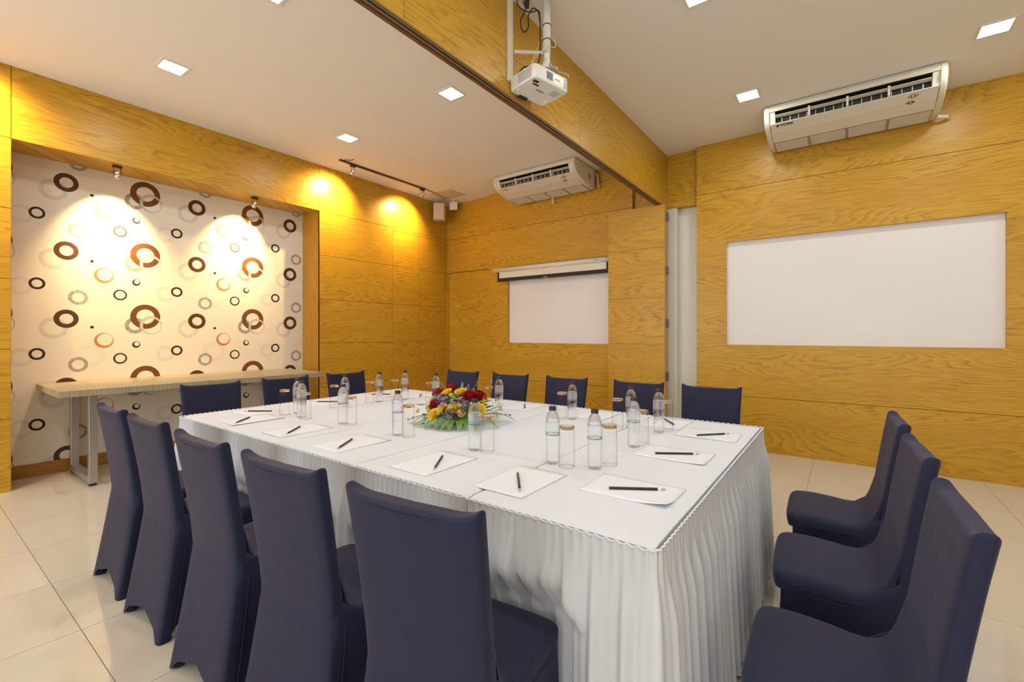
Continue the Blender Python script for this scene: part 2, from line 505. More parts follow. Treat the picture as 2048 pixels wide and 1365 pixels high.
# left wall ---------------------------------------------------------
wl = MB().box(XN - .09, XN - .004, YF, 5.75, 0, CZ).box(XN - .004, XL - .02, YF, .586, 0, CZ).box(XN - .004, XL - .02, 3.252, 5.75, 0, CZ)\
    .box(XN - .004, XL - .02, .586, 3.252, 2.86, CZ).build('wall_left', 'groove')
tag(wl, 'left wall clad in golden oak panels around the wallpapered niche', 'wall', kind='structure')
T0 = XL - .02
for k in range(6):
    for (ya, yb) in ((YF, -1.31), (-1.31, .588)):
        panel(wl, T0, XL, ya + G, yb - G, Z[k] + G, Z[k + 1] - G)
panel(wl, T0, XL, .588 + G, 3.25 - G, Z[5], CZ)
panel(wl, T0, XL, 3.25 + G, YR, Z[5] + G, CZ)
for k in range(5):
    panel(wl, T0, XL, 3.25 + (G if k == 9 else 0), 4.418 - G, Z[k] + G, Z[k + 1] - G)
panel(wl, T0, XL, 4.418 + G, 5.484, 2.80 + G, Z[5] - G)
panel(wl, T0, XL, 5.484 + G, YR, 0, Z[5] - G)
# niche lining
panel(wl, XN, XN + .004, .588, 3.25, .10, 2.86, 'wallpaper', 'wallpaper_sheet')
panel(wl, XN, XL, 3.25, 3.2525, 0, 2.842, 'oak_v', 'niche_jamb')
panel(wl, XN, XL, .5855, .588, 0, 2.842, 'oak_v', 'niche_jamb')
panel(wl, XN, T0 - .0005, .588, 3.25, 2.8425, 2.86, 'oak', 'niche_soffit')
bb = MB().box(XN + .004, XN + .018, .588, 3.25, 0, .115).build('baseboard_left', 'base')
tag(bb, 'brown timber baseboard along the foot of the ringed wallpaper', 'baseboard', kind='structure')

# cupboard doors in the left wall -------------------------------------
d2 = empty('door_2', (XL, 4.95, 0))
tag(d2, 'flush oak double cupboard door beside the room corner', 'door', kind='structure')
for (ya, yb, yk) in ((4.418, 4.951, 4.905), (4.951, 5.484, 4.997)):
    lf = MB().box(-.018, -.010, ya + G - 4.95, yb - G - 4.95, 0.005, 2.80 - G).build('door_leaf', 'groove', d2)
    for k in range(5):
        z1 = min(Z[k + 1] - G * .6, 2.80 - G)
        MB().box(-.010, 0, ya + G - 4.95, yb - G - 4.95, max(.005, Z[k] + G * .6), z1).build('door_board', 'oak', lf)
    kb = MB().lathe([(.004, 0), (.004, .016), (.011, .020), (.013, .027), (.009, .034)], 14).build('knob', 'steel', lf, True)
    kb.rotation_euler = (0, PI / 2, 0); kb.location = (0, yk - 4.95, 1.016)

# back wall ------------------------------------------------------------
wb = MB().box(-5.5, XR + .1, 5.72, 5.8, 0, CZ).box(-5.41, -4.44, YR + .02, 5.72, 0, CZ).box(-4.44, -2.14, YP + .085, 5.72, 0, CZ)\
    .box(-2.14, -1.37, YR + .02, 5.72, 2.79, CZ).box(-1.37, XR, YP + .085, 5.72, 0, CZ).build('wall_back', 'groove')
tag(wb, 'long back wall of oak panels with two white projection boards', 'wall', kind='structure')
# corner recess over the door
panel(wb, -5.41, -4.44, YR, YR + .02, Z[4] + G + .006, Z[5] - G)
panel(wb, -5.41, -4.44, YR, YR + .02, Z[5] + G, CZ)
panel(wb, -5.41, -5.372, YR, YR + .02, 0, Z[4] + .004, 'oak_v', 'door_frame')
# left proud panel with board recess  (board x -4.09..-2.30, z 1.133..2.28)
def framed(xa, xb, bx0, bx1, bz0, bz1, rows):
    # closing reveal at both sides of the proud panel
    for za, zb in rows:
        lo, hi = za + G, zb - G
        if zb == CZ: hi = CZ
        if za == 0: lo = 0
        if za < bz1 and zb > bz0:      # this course frames the board
            me = MB()
            me.box(xa, bx0, YP, YP + .085, lo, hi).box(bx1, xb, YP, YP + .085, lo, hi)
            if bz0 > lo: me.box(bx0, bx1, YP, YP + .085, lo, bz0)
            if bz1 < hi: me.box(bx0, bx1, YP, YP + .085, bz1, hi)
            me.build('wood_panel', 'oak', wb)
        else:
            panel(wb, xa, xb, YP, YP + .085, lo, hi)
framed(-4.44, -2.14, -4.09, -2.28, 1.133, 2.28, [(0, .583), (.583, 2.855), (2.855, CZ)])
framed(-1.37, 1.95, -1.057, 1.107, 1.146, 2.29, [(0, .583), (.583, 2.865), (2.865, CZ)])
panel(wb, 1.952, XR, YP, YP + .085, 0, .583 - G); panel(wb, 1.952, XR, YP, YP + .085, .583 + G, 2.865 - G)
panel(wb, 1.952, XR, YP, YP + .085, 2.865 + G, CZ)
panel(wb, -4.09, -2.28, YP + .045, YP + .06, 1.133, 2.28, 'board', 'projection_board')
panel(wb, -1.057, 1.107, YP + .045, YP + .06, 1.146, 2.29, 'board', 'projection_board')
# recess above the stacked partition and white plaster behind it
panel(wb, -2.14, -1.37, YR, YR + .02, 2.79, CZ)
panel(wb, -2.14, -1.37, YR, 5.70, 2.782, 2.79, 'oak', 'recess_soffit')
panel(wb, -2.14, -1.37, 5.695, 5.72, 0, 2.782, 'wall_white', 'white_reveal')
panel(wb, -1.725, -1.615, 5.585, 5.695, 0, 2.782, 'wall_white', 'white_post')
panel(wb, -1.372, -1.37, YP + .02, 5.695, 0, 2.79, 'wall_white', 'white_return')

# flush door in the corner recess
d1 = MB().box(-5.366, -4.446, YR + .004, YR + .02, .005, Z[4] - .002).build('door_1', 'oak')
tag(d1, 'flush oak door in the far corner left of the screen', 'door', kind='structure')
MB().box(-5.268, -5.248, YR - .004, YR + .004, .925, 1.105).build('pull_plate', 'steel', d1, bevel=.002)
k_ = MB().lathe([(.008, 0), (.008, .012), (.014, .016), (.014, .03), (.008, .036)], 14).build('lock_knob', 'steel', d1, True)
k_.rotation_euler = (PI / 2, 0, 0); k_.location = (-5.345, YR + .004, 1.0)

# walls never in view, closing the room
wr = MB().box(XR, XR + .1, YF, 5.72, 0, CZ).build('wall_right', 'cream')
tag(wr, 'plain cream side wall at the far right', 'wall', kind='structure')
WX = [(-5.1, -2.9), (-1.1, 1.1), (1.5, 3.3)]; WZ0, WZ1 = .85, 2.65  # made-up windows, added to let in fill for the dark ceiling
wfm = MB().box(-5.9, XR + .1, YF - .1, YF, 0, WZ0).box(-5.9, XR + .1, YF - .1, YF, WZ1, CZ)
for a_, b_ in ((-5.9, WX[0][0]), (WX[0][1], WX[1][0]), (WX[1][1], WX[2][0]), (WX[2][1], XR + .1)): wfm.box(a_, b_, YF - .1, YF, WZ0, WZ1)
wf = wfm.build('wall_front', 'wall_white')
tag(wf, 'white window wall behind the viewer', 'wall', kind='structure')
for i, (a_, b_) in enumerate(WX):
    m_ = (a_ + b_) / 2
    wi = MB().box(a_, b_, YF - .08, YF - .02, WZ0, WZ0 + .05).box(a_, b_, YF - .08, YF - .02, WZ1 - .05, WZ1).box(a_, a_ + .05, YF - .08, YF - .02, WZ0 + .05, WZ1 - .05)\
        .box(b_ - .05, b_, YF - .08, YF - .02, WZ0 + .05, WZ1 - .05).box(m_ - .025, m_ + .025, YF - .08, YF - .02, WZ0 + .05, WZ1 - .05).build('window_%d' % (i + 1), 'white_pl')
    tag(wi, ['white framed window behind the viewer, left', 'white framed window behind the viewer, middle', 'white framed window behind the viewer, right'][i], 'window', kind='structure')
    for p_, q_ in ((a_ + .05, m_ - .025), (m_ + .025, b_ - .05)): MB().box(p_, q_, YF - .052, YF - .048, WZ0 + .05, WZ1 - .05).build('pane', 'glass_wall', wi)
    ld = bpy.data.lights.new('daylight', 'AREA'); ld.shape = 'RECTANGLE'; ld.size = b_ - a_; ld.size_y = WZ1 - WZ0  # added area fill, stands in for light from outside
    ld.energy = FILL_W * (1.25, .85, .35)[i]; ld.color = (.93, .96, 1.0)
    lo = bpy.data.objects.new('daylight', ld); COL.objects.link(lo); lo.location = (m_, YF - .16, (WZ0 + WZ1) / 2); lo.rotation_euler = (PI / 2, 0, 0)

# dropped bulkhead with partition track ---------------------------------
bk = MB().box(-1.802, -1.737, YF, YR, 2.84, CZ).build('trim_1', 'groove')
tag(bk, 'oak-faced ceiling bulkhead crossing the room above the partition track', 'bulkhead', kind='structure')
for (ya, yb) in ((YF, -.35), (-.35, 1.48), (1.48, 3.307), (3.307, YR)):
    panel(bk, -1.737, -1.727, ya + .0015, yb - .0015, 2.802, CZ)
    panel(bk, -1.812, -1.802, ya + .0015, yb - .0015, 2.802, CZ)
MB().box(-1.812, -1.790, YF, 5.40, 2.796, 2.80).box(-1.802, -1.790, YF, 5.40, 2.80, 2.845).build('track_lip', 'oak_dark', bk)
MB().box(-1.784, -1.772, YF, 5.40, 2.797, 2.845).build('track_lip', 'oak_dark', bk)
MB().box(-1.772, -1.768, YF, 5.40, 2.795, 2.845).build('track_rail', 'alu', bk)
MB().box(-1.749, -1.744, YF, 5.40, 2.795, 2.845).build('track_rail', 'alu', bk)
MB().box(-1.740, -1.727, YF, 5.40, 2.798, 2.802).build('track_lip', 'oak_edge', bk)

# folded partition ------------------------------------------------------
pt = empty('folding_partition', (-2.05, 5.44, 0))
tag(pt, 'stack of folded oak partition leaves parked against the back wall', 'partition')
for i in range(3):
    y0 = -.064 + i * .042
    lf = MB().box(-.355, .352, y0 + (.006 if i == 0 else 0), y0 + .038, .012, 2.795).build('partition_leaf', 'groove' if i == 0 else 'oak_edge', pt)
    if i == 0:
        zz = [.012, .583, 1.143, 1.700, 2.293, 2.795]
        for k in range(5):
            MB().box(-.355, .352, y0, y0 + .006, zz[k] + .0015, zz[k + 1] - .0015).build('wood_panel', 'oak', lf)
        MB().box(.352, .356, y0, y0 + .038, .012, 2.795).build('edge_strip', 'oak_edge', lf)
    for hz in (2.66, 2.017, 1.39, .757):
        h = MB().box(.352, .360, y0 + .024, y0 + .036, hz - .05, hz + .05)
        h.tube([(.362, y0 + .030, hz - .05), (.362, y0 + .030, hz + .05)], .006, 8)
        h.build('hinge', 'hinge', lf)

# ------------------------------------------------------------------ ceiling lamps
def ceiling_lamp(x, y, label):
    t = empty('ceiling_lamp', (x, y, CZ))
    tag(t, label, 'ceiling lamp', 'recessed square ceiling lamps')
    o, i = .098, .080
    f = MB()
    f.box(-o, o, -o, -i, -.006, 0).box(-o, o, i, o, -.006, 0).box(-o, -i, -i, i, -.006, 0).box(i, o, -i, i, -.006, 0)
    f.build('frame', 'white_pl', t)
    MB().box(-i, i, -i, i, -.004, -.001).build('diffuser', 'lamp', t)
    ld = bpy.data.lights.new('lamp_light', 'AREA'); ld.shape = 'SQUARE'; ld.size = .155
    ld.energy = LAMP_W; ld.color = LAMP_C
    lo = bpy.data.objects.new('lamp_light', ld); COL.objects.link(lo); lo.parent = t; lo.location = (0, 0, -.008)
for x, y, lb in ((-4.385, 1.36, 'lit square ceiling lamp in front of the wallpapered niche'),
                 (-4.41, 2.985, 'lit square ceiling lamp nearest the track spotlights'),
                 (-2.845, 2.98, 'lit square ceiling lamp left of the projector, over the table'),
                 (-2.90, 1.42, 'lit square ceiling lamp at the top picture edge, left of the bulkhead'),
                 (-.74, 3.03, 'lit square ceiling lamp at the top picture edge, right of the bulkhead'),
                 (-.697, 4.585, 'lit square ceiling lamp just left of the large air conditioner'),
                 (.868, 4.597, 'lit square ceiling lamp in the upper right picture corner'),
                 (-4.4, -.25, 'square ceiling lamp behind the viewer, left half, far row'),  # this unseen pair is added for illumination
                 (-2.87, -.25, 'square ceiling lamp behind the viewer, left half, near row'),
                 (-.72, 1.45, 'square ceiling lamp overhead, right of the bulkhead'),
                 (.87, 3.03, 'square ceiling lamp right of the frame, middle row'),
                 (.87, 1.45, 'square ceiling lamp above the right-hand chairs'),
                 (2.4, 4.59, 'square ceiling lamp beyond the right frame edge, back row'),
                 (2.4, 2.2, 'square ceiling lamp beyond the right frame edge, front row'),
                 (-.72, -.6, 'square ceiling lamp behind the viewer, right half'),  # last two lamps also unseen, added to light the room
                 (.87, -.6, 'square ceiling lamp behind the viewer, far right')):
    ceiling_lamp(x, y, lb)

# ------------------------------------------------------------------ spotlights
def spot(x, y, z, target, label, group, arm, cone=118, power=1.0):
    t = empty('spotlight', (x, y, z)); tag(t, label, 'spotlight', group)
    d = (Vector(target) - Vector((x, y, z - arm))).normalized()
    c = Vector((0, 0, -arm))
    MB().box(-.016, .016, -.035, .035, -.022, 0).build('adapter', 'bronze', t, bevel=.002)
    side = d.cross(Vector((0, 0, 1))).normalized()
    MB().tube([side * .026 + Vector((0, 0, -.018)), side * .026 + c * .9, side * .026 + c], .003, 6)\
        .tube([side * -.026 + Vector((0, 0, -.018)), side * -.026 + c * .9, side * -.026 + c], .003, 6)\
        .tube([side * -.028 + Vector((0, 0, -.020)), side * .028 + Vector((0, 0, -.020))], .0035, 6).build('yoke', 'bronze', t)
    q = d.to_track_quat('Z', 'Y')
    h = MB().lathe([(.006, -.040), (.016, -.036), (.022, -.022), (.022, -.004), (.019, -.002), (.019, .004), (.025, .006), (.026, .030), (.022, .030), (.016, .012)], 20, close=True)
    ho = h.build('lamp_head', 'chrome', t, True); ho.rotation_mode = 'QUATERNION'; ho.rotation_quaternion = q; ho.location = c
    b = MB().lathe([(.0, .0285), (.021, .0285)], 20, close=False).lathe([(.0205, .024), (.0205, .0285)], 20, close=False)
    bo = b.build('lens', 'bulb', t); bo.rotation_mode = 'QUATERNION'; bo.rotation_quaternion = q; bo.location = c
    ld = bpy.data.lights.new('spot_light', 'SPOT'); ld.energy = SPOT_W * power; ld.color = SPOT_C
    ld.spot_size = math.radians(cone); ld.spot_blend = 1.0; ld.shadow_soft_size = .022
    lo = bpy.data.objects.new('spot_light', ld); COL.objects.link(lo); lo.parent = t
    lo.location = c + d * .033; lo.rotation_mode = 'QUATERNION'; lo.rotation_quaternion = d.to_track_quat('-Z', 'Y')
spot(-5.50, 1.27, 2.842, (-5.81, 1.29, 2.20), 'small chrome spotlight under the niche soffit, nearer the left frame edge', 'niche spotlights', .085, 84, 1.7)
spot(-5.50, 2.50, 2.842, (-5.81, 2.44, 2.36), 'small chrome spotlight under the niche soffit, at its right-hand end', 'niche spotlights', .085, 84, 1.7)
tr = empty('spotlight_track', (-5.03, 4.0, CZ))
tag(tr, 'dark bronze ceiling track carrying two spotlights near the corner', 'light track')
MB().box(-.016, .016, -.71, .71, -.020, 0).build('rail', 'bronze', tr, bevel=.002)
MB().tube([(0, .71, -.008), (-.02, .95, -.006), (-.10, 1.25, -.006)], .004, 6).build('feed_cable', 'black', tr)
MB().tube([(0, -.66, -.004), (.05, -.66, -.003), (.07, -.62, -.003), (.14, -.60, -.003)], .004, 6).build('loose_wire', 'black', tr)
spot(-5.03, 3.48, CZ - .020, (-5.41, 3.38, 2.96), 'chrome spotlight at the left end of the ceiling track', 'track spotlights', .085)
spot(-5.03, 4.66, CZ - .020, (-5.41, 4.58, 2.90), 'chrome spotlight at the corner end of the ceiling track', 'track spotlights', .085)

t2 = empty('spotlight_track', (-5.03, -.35, CZ)); tag(t2, 'dark bronze ceiling track beyond the left picture edge', 'light track')
MB().box(-.016, .016, -.71, .71, -.020, 0).build('rail', 'bronze', t2, bevel=.002)
spot(-5.03, .20, CZ - .020, (-5.41, .26, 2.95), 'chrome spotlight on the track beyond the left picture edge, nearer the niche', 'track spotlights', .085, 124, 1.5)
spot(-5.03, -.90, CZ - .020, (-5.41, -.92, 3.06), 'chrome spotlight on the track beyond the left picture edge, farther off', 'track spotlights', .085)

# ------------------------------------------------------------------ corner loudspeaker and access point
sp = empty('loudspeaker', (-5.26, 5.24, 3.09), math.radians(38))
tag(sp, 'beige box loudspeaker mounted high in the room corner', 'loudspeaker')
MB().prism([(-.085, -.075), (.085, -.075), (.10, .02), (.06, .075), (-.06, .075), (-.10, .02)], 'z', 0, .27).build('cabinet', 'speaker', sp, bevel=.008)
MB().box(-.082, .082, -.082, -.074, .012, .258).build('grille', 'speaker', sp, bevel=.006)
MB().lathe([(.006, 0), (.004, .003)], 10, (0, 0, 0)).build('badge', 'dark_print', sp).location = (.01, -.083, .06)
MB().box(-.02, .02, .06, .155, .10, .16).build('wall_bracket', 'black', sp)
ap = empty('wireless_access_point', (-5.10, 5.40, 3.27), math.radians(30))
tag(ap, 'small rounded white wireless box hanging beside the corner loudspeaker', 'access point')
MB().box(-.068, .068, -.018, .012, 0, .135).build('body', 'ap', ap, bevel=.016)
MB().box(-.013, .013, -.010, -.004, .125, .157).build('hook_plate', 'ap', ap, bevel=.003)
MB().lathe([(.006, 0), (.005, .002)], 12).build('logo_disc', 'gold_print', ap).location = (0, -.019, .075)
MB().box(-.01, .01, .0, .17, .06, .09).build('wall_bracket', 'black', ap)

# ------------------------------------------------------------------ air conditioners
def aircon(x0, x1, label, right):
    t = empty('air_conditioner', ((x0 + x1) / 2, 5.2, CZ)); tag(t, label, 'air conditioner', 'ceiling-hung air conditioners')
    L = (x1 - x0) / 2 - .045
    top = -.006
    Y = lambda y: y - 5.2
    Zt = lambda z: z - CZ
    # main housing: back box, top rim, bottom shell
    prof = [(Y(4.92), top), (Y(4.895), Zt(3.385)), (Y(4.895), Zt(3.352)), (Y(4.91), Zt(3.356)), (Y(5.03), Zt(3.37)), (Y(5.06), Zt(3.225)),
            (Y(5.22), Zt(3.172)), (Y(5.44), Zt(3.158)), (Y(5.49), Zt(3.20)), (Y(5.495), top)]
    MB().prism(prof, 'x', -L, L).build('housing', 'ac_white', t)
    # dark throat
    MB().prism([(Y(4.915), Zt(3.354)), (Y(5.029), Zt(3.367)), (Y(5.058), Zt(3.228)), (Y(5.04), Zt(3.236)), (Y(5.022), Zt(3.352))], 'x', -L + .03, L - .03).build('outlet_throat', 'black', t)
    # front flap panel below the outlet
    fp = [(Y(4.945), Zt(3.252)), (Y(4.955), Zt(3.262)), (Y(5.06), Zt(3.235)), (Y(5.205), Zt(3.176)), (Y(5.205), Zt(3.166)), (Y(5.06), Zt(3.205))]
    fo = MB().prism(fp, 'x', -L + .004, L - .004).build('front_panel', 'ac_panel', t, bevel=.003)
    # blank end pieces of the outlet
    for s in (-1, 1):
        a, b = (s * L, s * (L - .048)); a, b = min(a, b), max(a, b)
        MB().prism([(Y(4.905), Zt(3.352)), (Y(4.948), Zt(3.256)), (Y(5.0), Zt(3.25)), (Y(4.99), Zt(3.352))], 'x', a, b).build('outlet_end', 'ac_white', t)
    # horizontal louvre with brackets
    MB().prism([(Y(4.914), Zt(3.318)), (Y(4.918), Zt(3.324)), (Y(4.965), Zt(3.3165)), (Y(4.965), Zt(3.313))], 'x', -L + .05, L - .05).build('louvre', 'ac_white', t)
    for f in (-.47, 0, .47):
        MB().prism([(Y(4.912), Zt(3.335)), (Y(4.935), Zt(3.26)), (Y(4.985), Zt(3.26)), (Y(4.985), Zt(3.335))], 'x', L * f - .008, L * f + .008).build('louvre_bracket', 'ac_white', t)
    vm = MB().prism([(Y(4.955), Zt(3.262)), (Y(4.965), Zt(3.305)), (Y(4.985), Zt(3.312)), (Y(5.02), Zt(3.305)), (Y(5.02), Zt(3.255))], 'x', -.0025, .0025).mesh('vane', 'ac_white')
    for k in range(16):
        xx = -L + .10 + (2 * L - .2) * k / 15
        vo = link('vane', vm, t, loc=(xx, 0, 0)); vo.rotation_euler = (0, 0, 0)
    for dz in (0, .014, .028):
        MB().tube([(-L + .055, Y(5.005), Zt(3.268 + dz)), (L - .055, Y(5.005), Zt(3.268 + dz))], .0016, 5).build('guard_wire', 'steel', t)
    # inlet grilles with slots
    for k in range(4):
        a = -L + .006 + (2 * L - .012) * k / 4; b = -L + .006 + (2 * L - .012) * (k + 1) / 4 - .005
        def S(f): return (Y(5.212 + (5.44 - 5.212) * f), Zt(3.170 - .014 * f) - .004)
        g = MB().prism([S(0), S(1), (S(1)[0], S(1)[1] + .006), (S(0)[0], S(0)[1] + .006)], 'x', a, b).build('inlet_grille', 'grille_dark', t)
        sl = MB()
        for i in range(15):
            f = .06 + .88 * i / 14
            y_, z_ = S(f)
            sl.prism([(y_ - .0035, z_ - .0022), (y_ + .0035, z_ - .0022), (y_ + .0035, z_ + .002), (y_ - .0035, z_ + .002)], 'x', a + .01, b - .01)
        sl.build('grille_slats', 'ac_panel', g)
    # rounded side caps
    for s in (-1, 1):
        cp = [(4.925, -.004), (4.895, -.03), (4.888, -.065), (4.90, -.12), (4.945, -.175), (5.06, -.222), (5.22, -.258), (5.44, -.272), (5.488, -.235), (5.494, -.004)]
        pts = [(Y(a), b) for a, b in cp]
        cx = sum(p[0] for p in pts) / len(pts); cz = sum(p[1] for p in pts) / len(pts)
        vs = []; fs = []; n = len(pts)
        for lv, (k, xo) in enumerate(((1.0, 0), (1.0, .022), (.985, .034), (.93, .043), (.80, .046))):
            for p in pts: vs.append((s * (L + xo), cx + (p[0] - cx) * k, cz + (p[1] - cz) * k if k < 1 else p[1]))
        for lv in range(4):
            for i in range(n): fs.append((lv * n + i, lv * n + (i + 1) % n, (lv + 1) * n + (i + 1) % n, (lv + 1) * n + i))
        fs.append(tuple(range(n))); fs.append(tuple(4 * n + i for i in range(n)))
        co = MB().add(vs, fs).build('side_cap', 'ac_white', t, fix=True); smooth_by_angle(co, 50)
    # printing on the panel: slope direction of the panel face
    dn = Vector((0, 5.06 - 4.945, 3.205 - 3.252)).normalized()
    nrm = Vector((0, dn.z, -dn.y)).normalized()          # points down and to the front
    base = Vector((0, Y(4.945), Zt(3.252)))
    def on(x, d): return base + Vector((x, 0, 0)) + dn * d + nrm * .0008
    if right:
        text_obj('brand_lettering', 'YORK', .040, 'dark_print', fo, on(-L + .085, .045), (1, 0, 0), -dn, bold=.0014)
        MB().add([on(-L + .048, .044), on(-L + .066, .044), on(-L + .078, .020), on(-L + .060, .020)], [(0, 1, 2, 3)]).add(
            [on(-L + .066, .044), on(-L + .074, .044), on(-L + .082, .028), on(-L + .074, .028)], [(0, 1, 2, 3)]).build('brand_mark', 'dark_print', fo)
    else:
        MB().add([on(-L + .05, .05), on(-L + .14, .05), on(-L + .14, .03), on(-L + .05, .03)], [(0, 1, 2, 3)]).build('brand_plate', 'gold_print', fo)
    def diamond(x, d, w_, h_, m, nm):
        b = MB()
        for (k0, k1) in ((.78, 1.0), (0, .52)):
            o_ = [on(x - w_ * k1, d), on(x, d + h_ * k1), on(x + w_ * k1, d), on(x, d - h_ * k1)]
            if k0 > 0:
                i_ = [on(x - w_ * k0, d), on(x, d + h_ * k0), on(x + w_ * k0, d), on(x, d - h_ * k0)]
                b.add(o_ + i_, [(0, 1, 5, 4), (1, 2, 6, 5), (2, 3, 7, 6), (3, 0, 4, 7)])
            else:
                b.add([p + Vector((-.005, 0, 0)) for p in (o_[0], o_[1], o_[3])], [(0, 1, 2)])
                b.add([p + Vector((.005, 0, 0)) for p in (o_[1], o_[2], o_[3])], [(0, 1, 2)])
        b.build(nm, m, fo)
    diamond(L - .16, .05, .040, .030, 'green_print', 'energy_sticker')
    diamond(L - .17, .115, .034, .024, 'dark_print', 'standard_sticker')
    # pipe
    if right:
        p = [(L + .005, Y(5.42), Zt(3.185)), (L + .05, Y(5.42), Zt(3.17)), (L + .10, Y(5.44), Zt(3.165)), (L + .125, Y(5.505), Zt(3.165))]
        MB().tube(p, .014, 10).build('drain_pipe', 'white_pl', t, True)
    else:
        MB().tube([(0, Y(5.43), Zt(3.17)), (0, Y(5.43), Zt(3.11)), (.0, Y(5.45), Zt(3.09)), (0, Y(5.505), Zt(3.085))], .013, 10).build('drain_pipe', 'white_pl', t, True)
        MB().tube([(L + .04, Y(5.46), Zt(3.36)), (L + .075, Y(5.47), Zt(3.35)), (L + .085, Y(5.48), Zt(3.22)), (L + .085, Y(5.505), Zt(3.18))], .016, 10).build('pipe_bundle', 'speaker', t, True)
        MB().box(L + .0455, L + .048, Y(5.27), Y(5.33), Zt(3.25), Zt(3.32)).build('rating_plate', 'grey_print', t)
    return t
aircon(-.612, .672, 'wide air conditioner with dark lettering above the large white board', True)
aircon(-3.885, -2.63, 'air conditioner with gold plate between spotlight track and bulkhead', False)

# ------------------------------------------------------------------ projection screen
sc = empty('projection_screen', (-3.37, 5.455, 2.06))
tag(sc, 'pull-down projection screen with cream case, nearly rolled up', 'projection screen')
xa, xb = -4.295 + 3.37, -2.42 + 3.37
MB().tube([(xa, 0, .165), (xb, 0, .165)], .033, 16).build('case', 'screen_case', sc, True)
MB().tube([(xa - .008, 0, .165), (xa, 0, .165)], .036, 16).build('end_cap', 'screen_case', sc)
MB().tube([(xb, 0, .165), (xb + .008, 0, .165)], .036, 16).build('end_cap', 'screen_case', sc)
f0, f1 = xa + .055, xb - .002
MB().box(f0 + .033, f1 - .045, -.002, .002, .044, .15).build('screen_fabric', 'screen', sc)
MB().box(f0, f0 + .033, -.0025, .002, .002, .15).box(f1 - .045, f1, -.0025, .002, .002, .15).box(f0 + .033, f1 - .045, -.0025, .002, .002, .044).build('border', 'screen_black', sc)
MB().tube([(f0 - .01, 0, 0), (f1, 0, 0)], .006, 8).build('bottom_bar', 'screen_black', sc)
ring = [(-.01 + .028 * math.cos(a), -.012, -.004 + .014 * math.sin(a)) for a in [2 * PI * k / 16 for k in range(17)]]
MB().tube(ring, .003, 6, False).build('pull_ring', 'screen_case', sc)
text_obj('brand_lettering', 'acer', .038, 'green_print', sc, (xb - .20, -.0335, .160), (1, 0, 0), (0, 0, 1))
for x_ in (xa + .03, xb - .03):
    MB().box(x_ - .012, x_ + .012, .028, .055, .15, .195).build('wall_bracket', 'screen_case', sc)

# ------------------------------------------------------------------ projector, mount, conduit, cable
px, py = -1.533, 2.481
tr_ = empty('projector_mount', (px, py, CZ)); tag(tr_, 'white ceiling pole mount with looped black cable holding the projector', 'projector mount')
MB().tube([(0, 0, 0), (0, 0, -.37)], .0255, 18).build('pole', 'conduit', tr_, True)
MB().tube([(0, 0, -.33), (0, 0, -.44)], .0205, 16).build('inner_pole', 'white_pl', tr_, True)
for z_ in (-.19, -.285): MB().tube([(.0262 * math.cos(a), .0262 * math.sin(a), CZ * 0 + z_ + .004 * math.cos(a)) for a in [2 * PI * k / 20 for k in range(21)]], .003, 6, False).build('cable_tie', 'black', tr_)
Rv = Vector((.8086, .5884, 0)); Fv = Vector((-.5884, .8086, 0))
MB().tube([Rv * -.205 + Vector((0, 0, -.352)), Rv * -.02 + Vector((0, 0, -.358))], .011, 4).build('brace_arm', 'conduit', tr_)
MB().tube([Rv * -.005 + Vector((0, 0, -.36)) - Fv * .03, Rv * -.005 + Vector((0, 0, -.36)) + Fv * .03], .008, 8).build('bolt', 'steel', tr_)
MB().lathe([(.032, -.03), (.034, -.02), (.034, .0), (.024, .012), (.024, .03)], 18, (0, 0, -.44)).build('swivel_joint', 'white_pl', tr_, True)
MB().tube([Rv * -.01 + Vector((0, 0, -.455)), Rv * .045 + Fv * .0 + Vector((0, 0, -.455))], .012, 8).build('joint_arm', 'steel', tr_)
MB().lathe([(.010, -.014), (.05, -.012), (.052, -.004), (.030, .006)], 20, (0.02, 0.02, -.468)).build('mount_plate', 'steel', tr_, True)
for a in (35, 125, 215, 305):
    d = Vector((math.cos(math.radians(a)), math.sin(math.radians(a)), 0))
    MB().tube([Vector((.02, .02, -.476)) + d * .04, Vector((.0, .03, -.486)) + d * .12, Vector((.0, .03, -.505)) + d * .125], .006, 6).build('leg_bracket', 'steel', tr_)
cd = MB().box(-1.727, -1.705, 2.322, 2.354, 2.88, CZ).build('cable_conduit', 'conduit')
tag(cd, 'white vertical cable conduit fixed to the bulkhead behind the projector', 'conduit')
cb = tr_
def sm(pts, n=8):
    P = [Vector(p) for p in pts]; out = []
    for i in range(len(P) - 1):
        p0, p1, p2, p3 = P[max(i - 1, 0)], P[i], P[i + 1], P[min(i + 2, len(P) - 1)]
        for k in range(n):
            t = k / n
            out.append(.5 * ((2 * p1) + (p2 - p0) * t + (2 * p0 - 5 * p1 + 4 * p2 - p3) * t * t + (3 * p1 - p0 - 3 * p2 + p3) * t ** 3))
    out.append(P[-1]); return out
def cpt(r, z, f=0): return Rv * r + Fv * f + Vector((0, 0, z))
MB().tube(sm([cpt(-.19, 0.0), cpt(-.185, -.05), cpt(-.15, -.085), cpt(-.10, -.10), cpt(-.055, -.09), cpt(-.042, -.13), cpt(-.040, -.30), cpt(-.045, -.40), cpt(-.075, -.46), cpt(-.05, -.49, -.08), cpt(-.09, -.505, -.10), cpt(-.15, -.49, -.06), cpt(-.19, -.505, .02)]), .0042, 7).build('power_lead', 'black', cb, True)
MB().tube(sm([cpt(-.15, -.03), cpt(-.135, -.085), cpt(-.165, -.15), cpt(-.155, -.215), cpt(-.135, -.225), cpt(-.115, -.19), cpt(-.115, -.12), cpt(-.085, -.075), cpt(-.052, -.10), cpt(-.043, -.16)]), .0042, 7).build('cable_loop', 'black', cb, True)
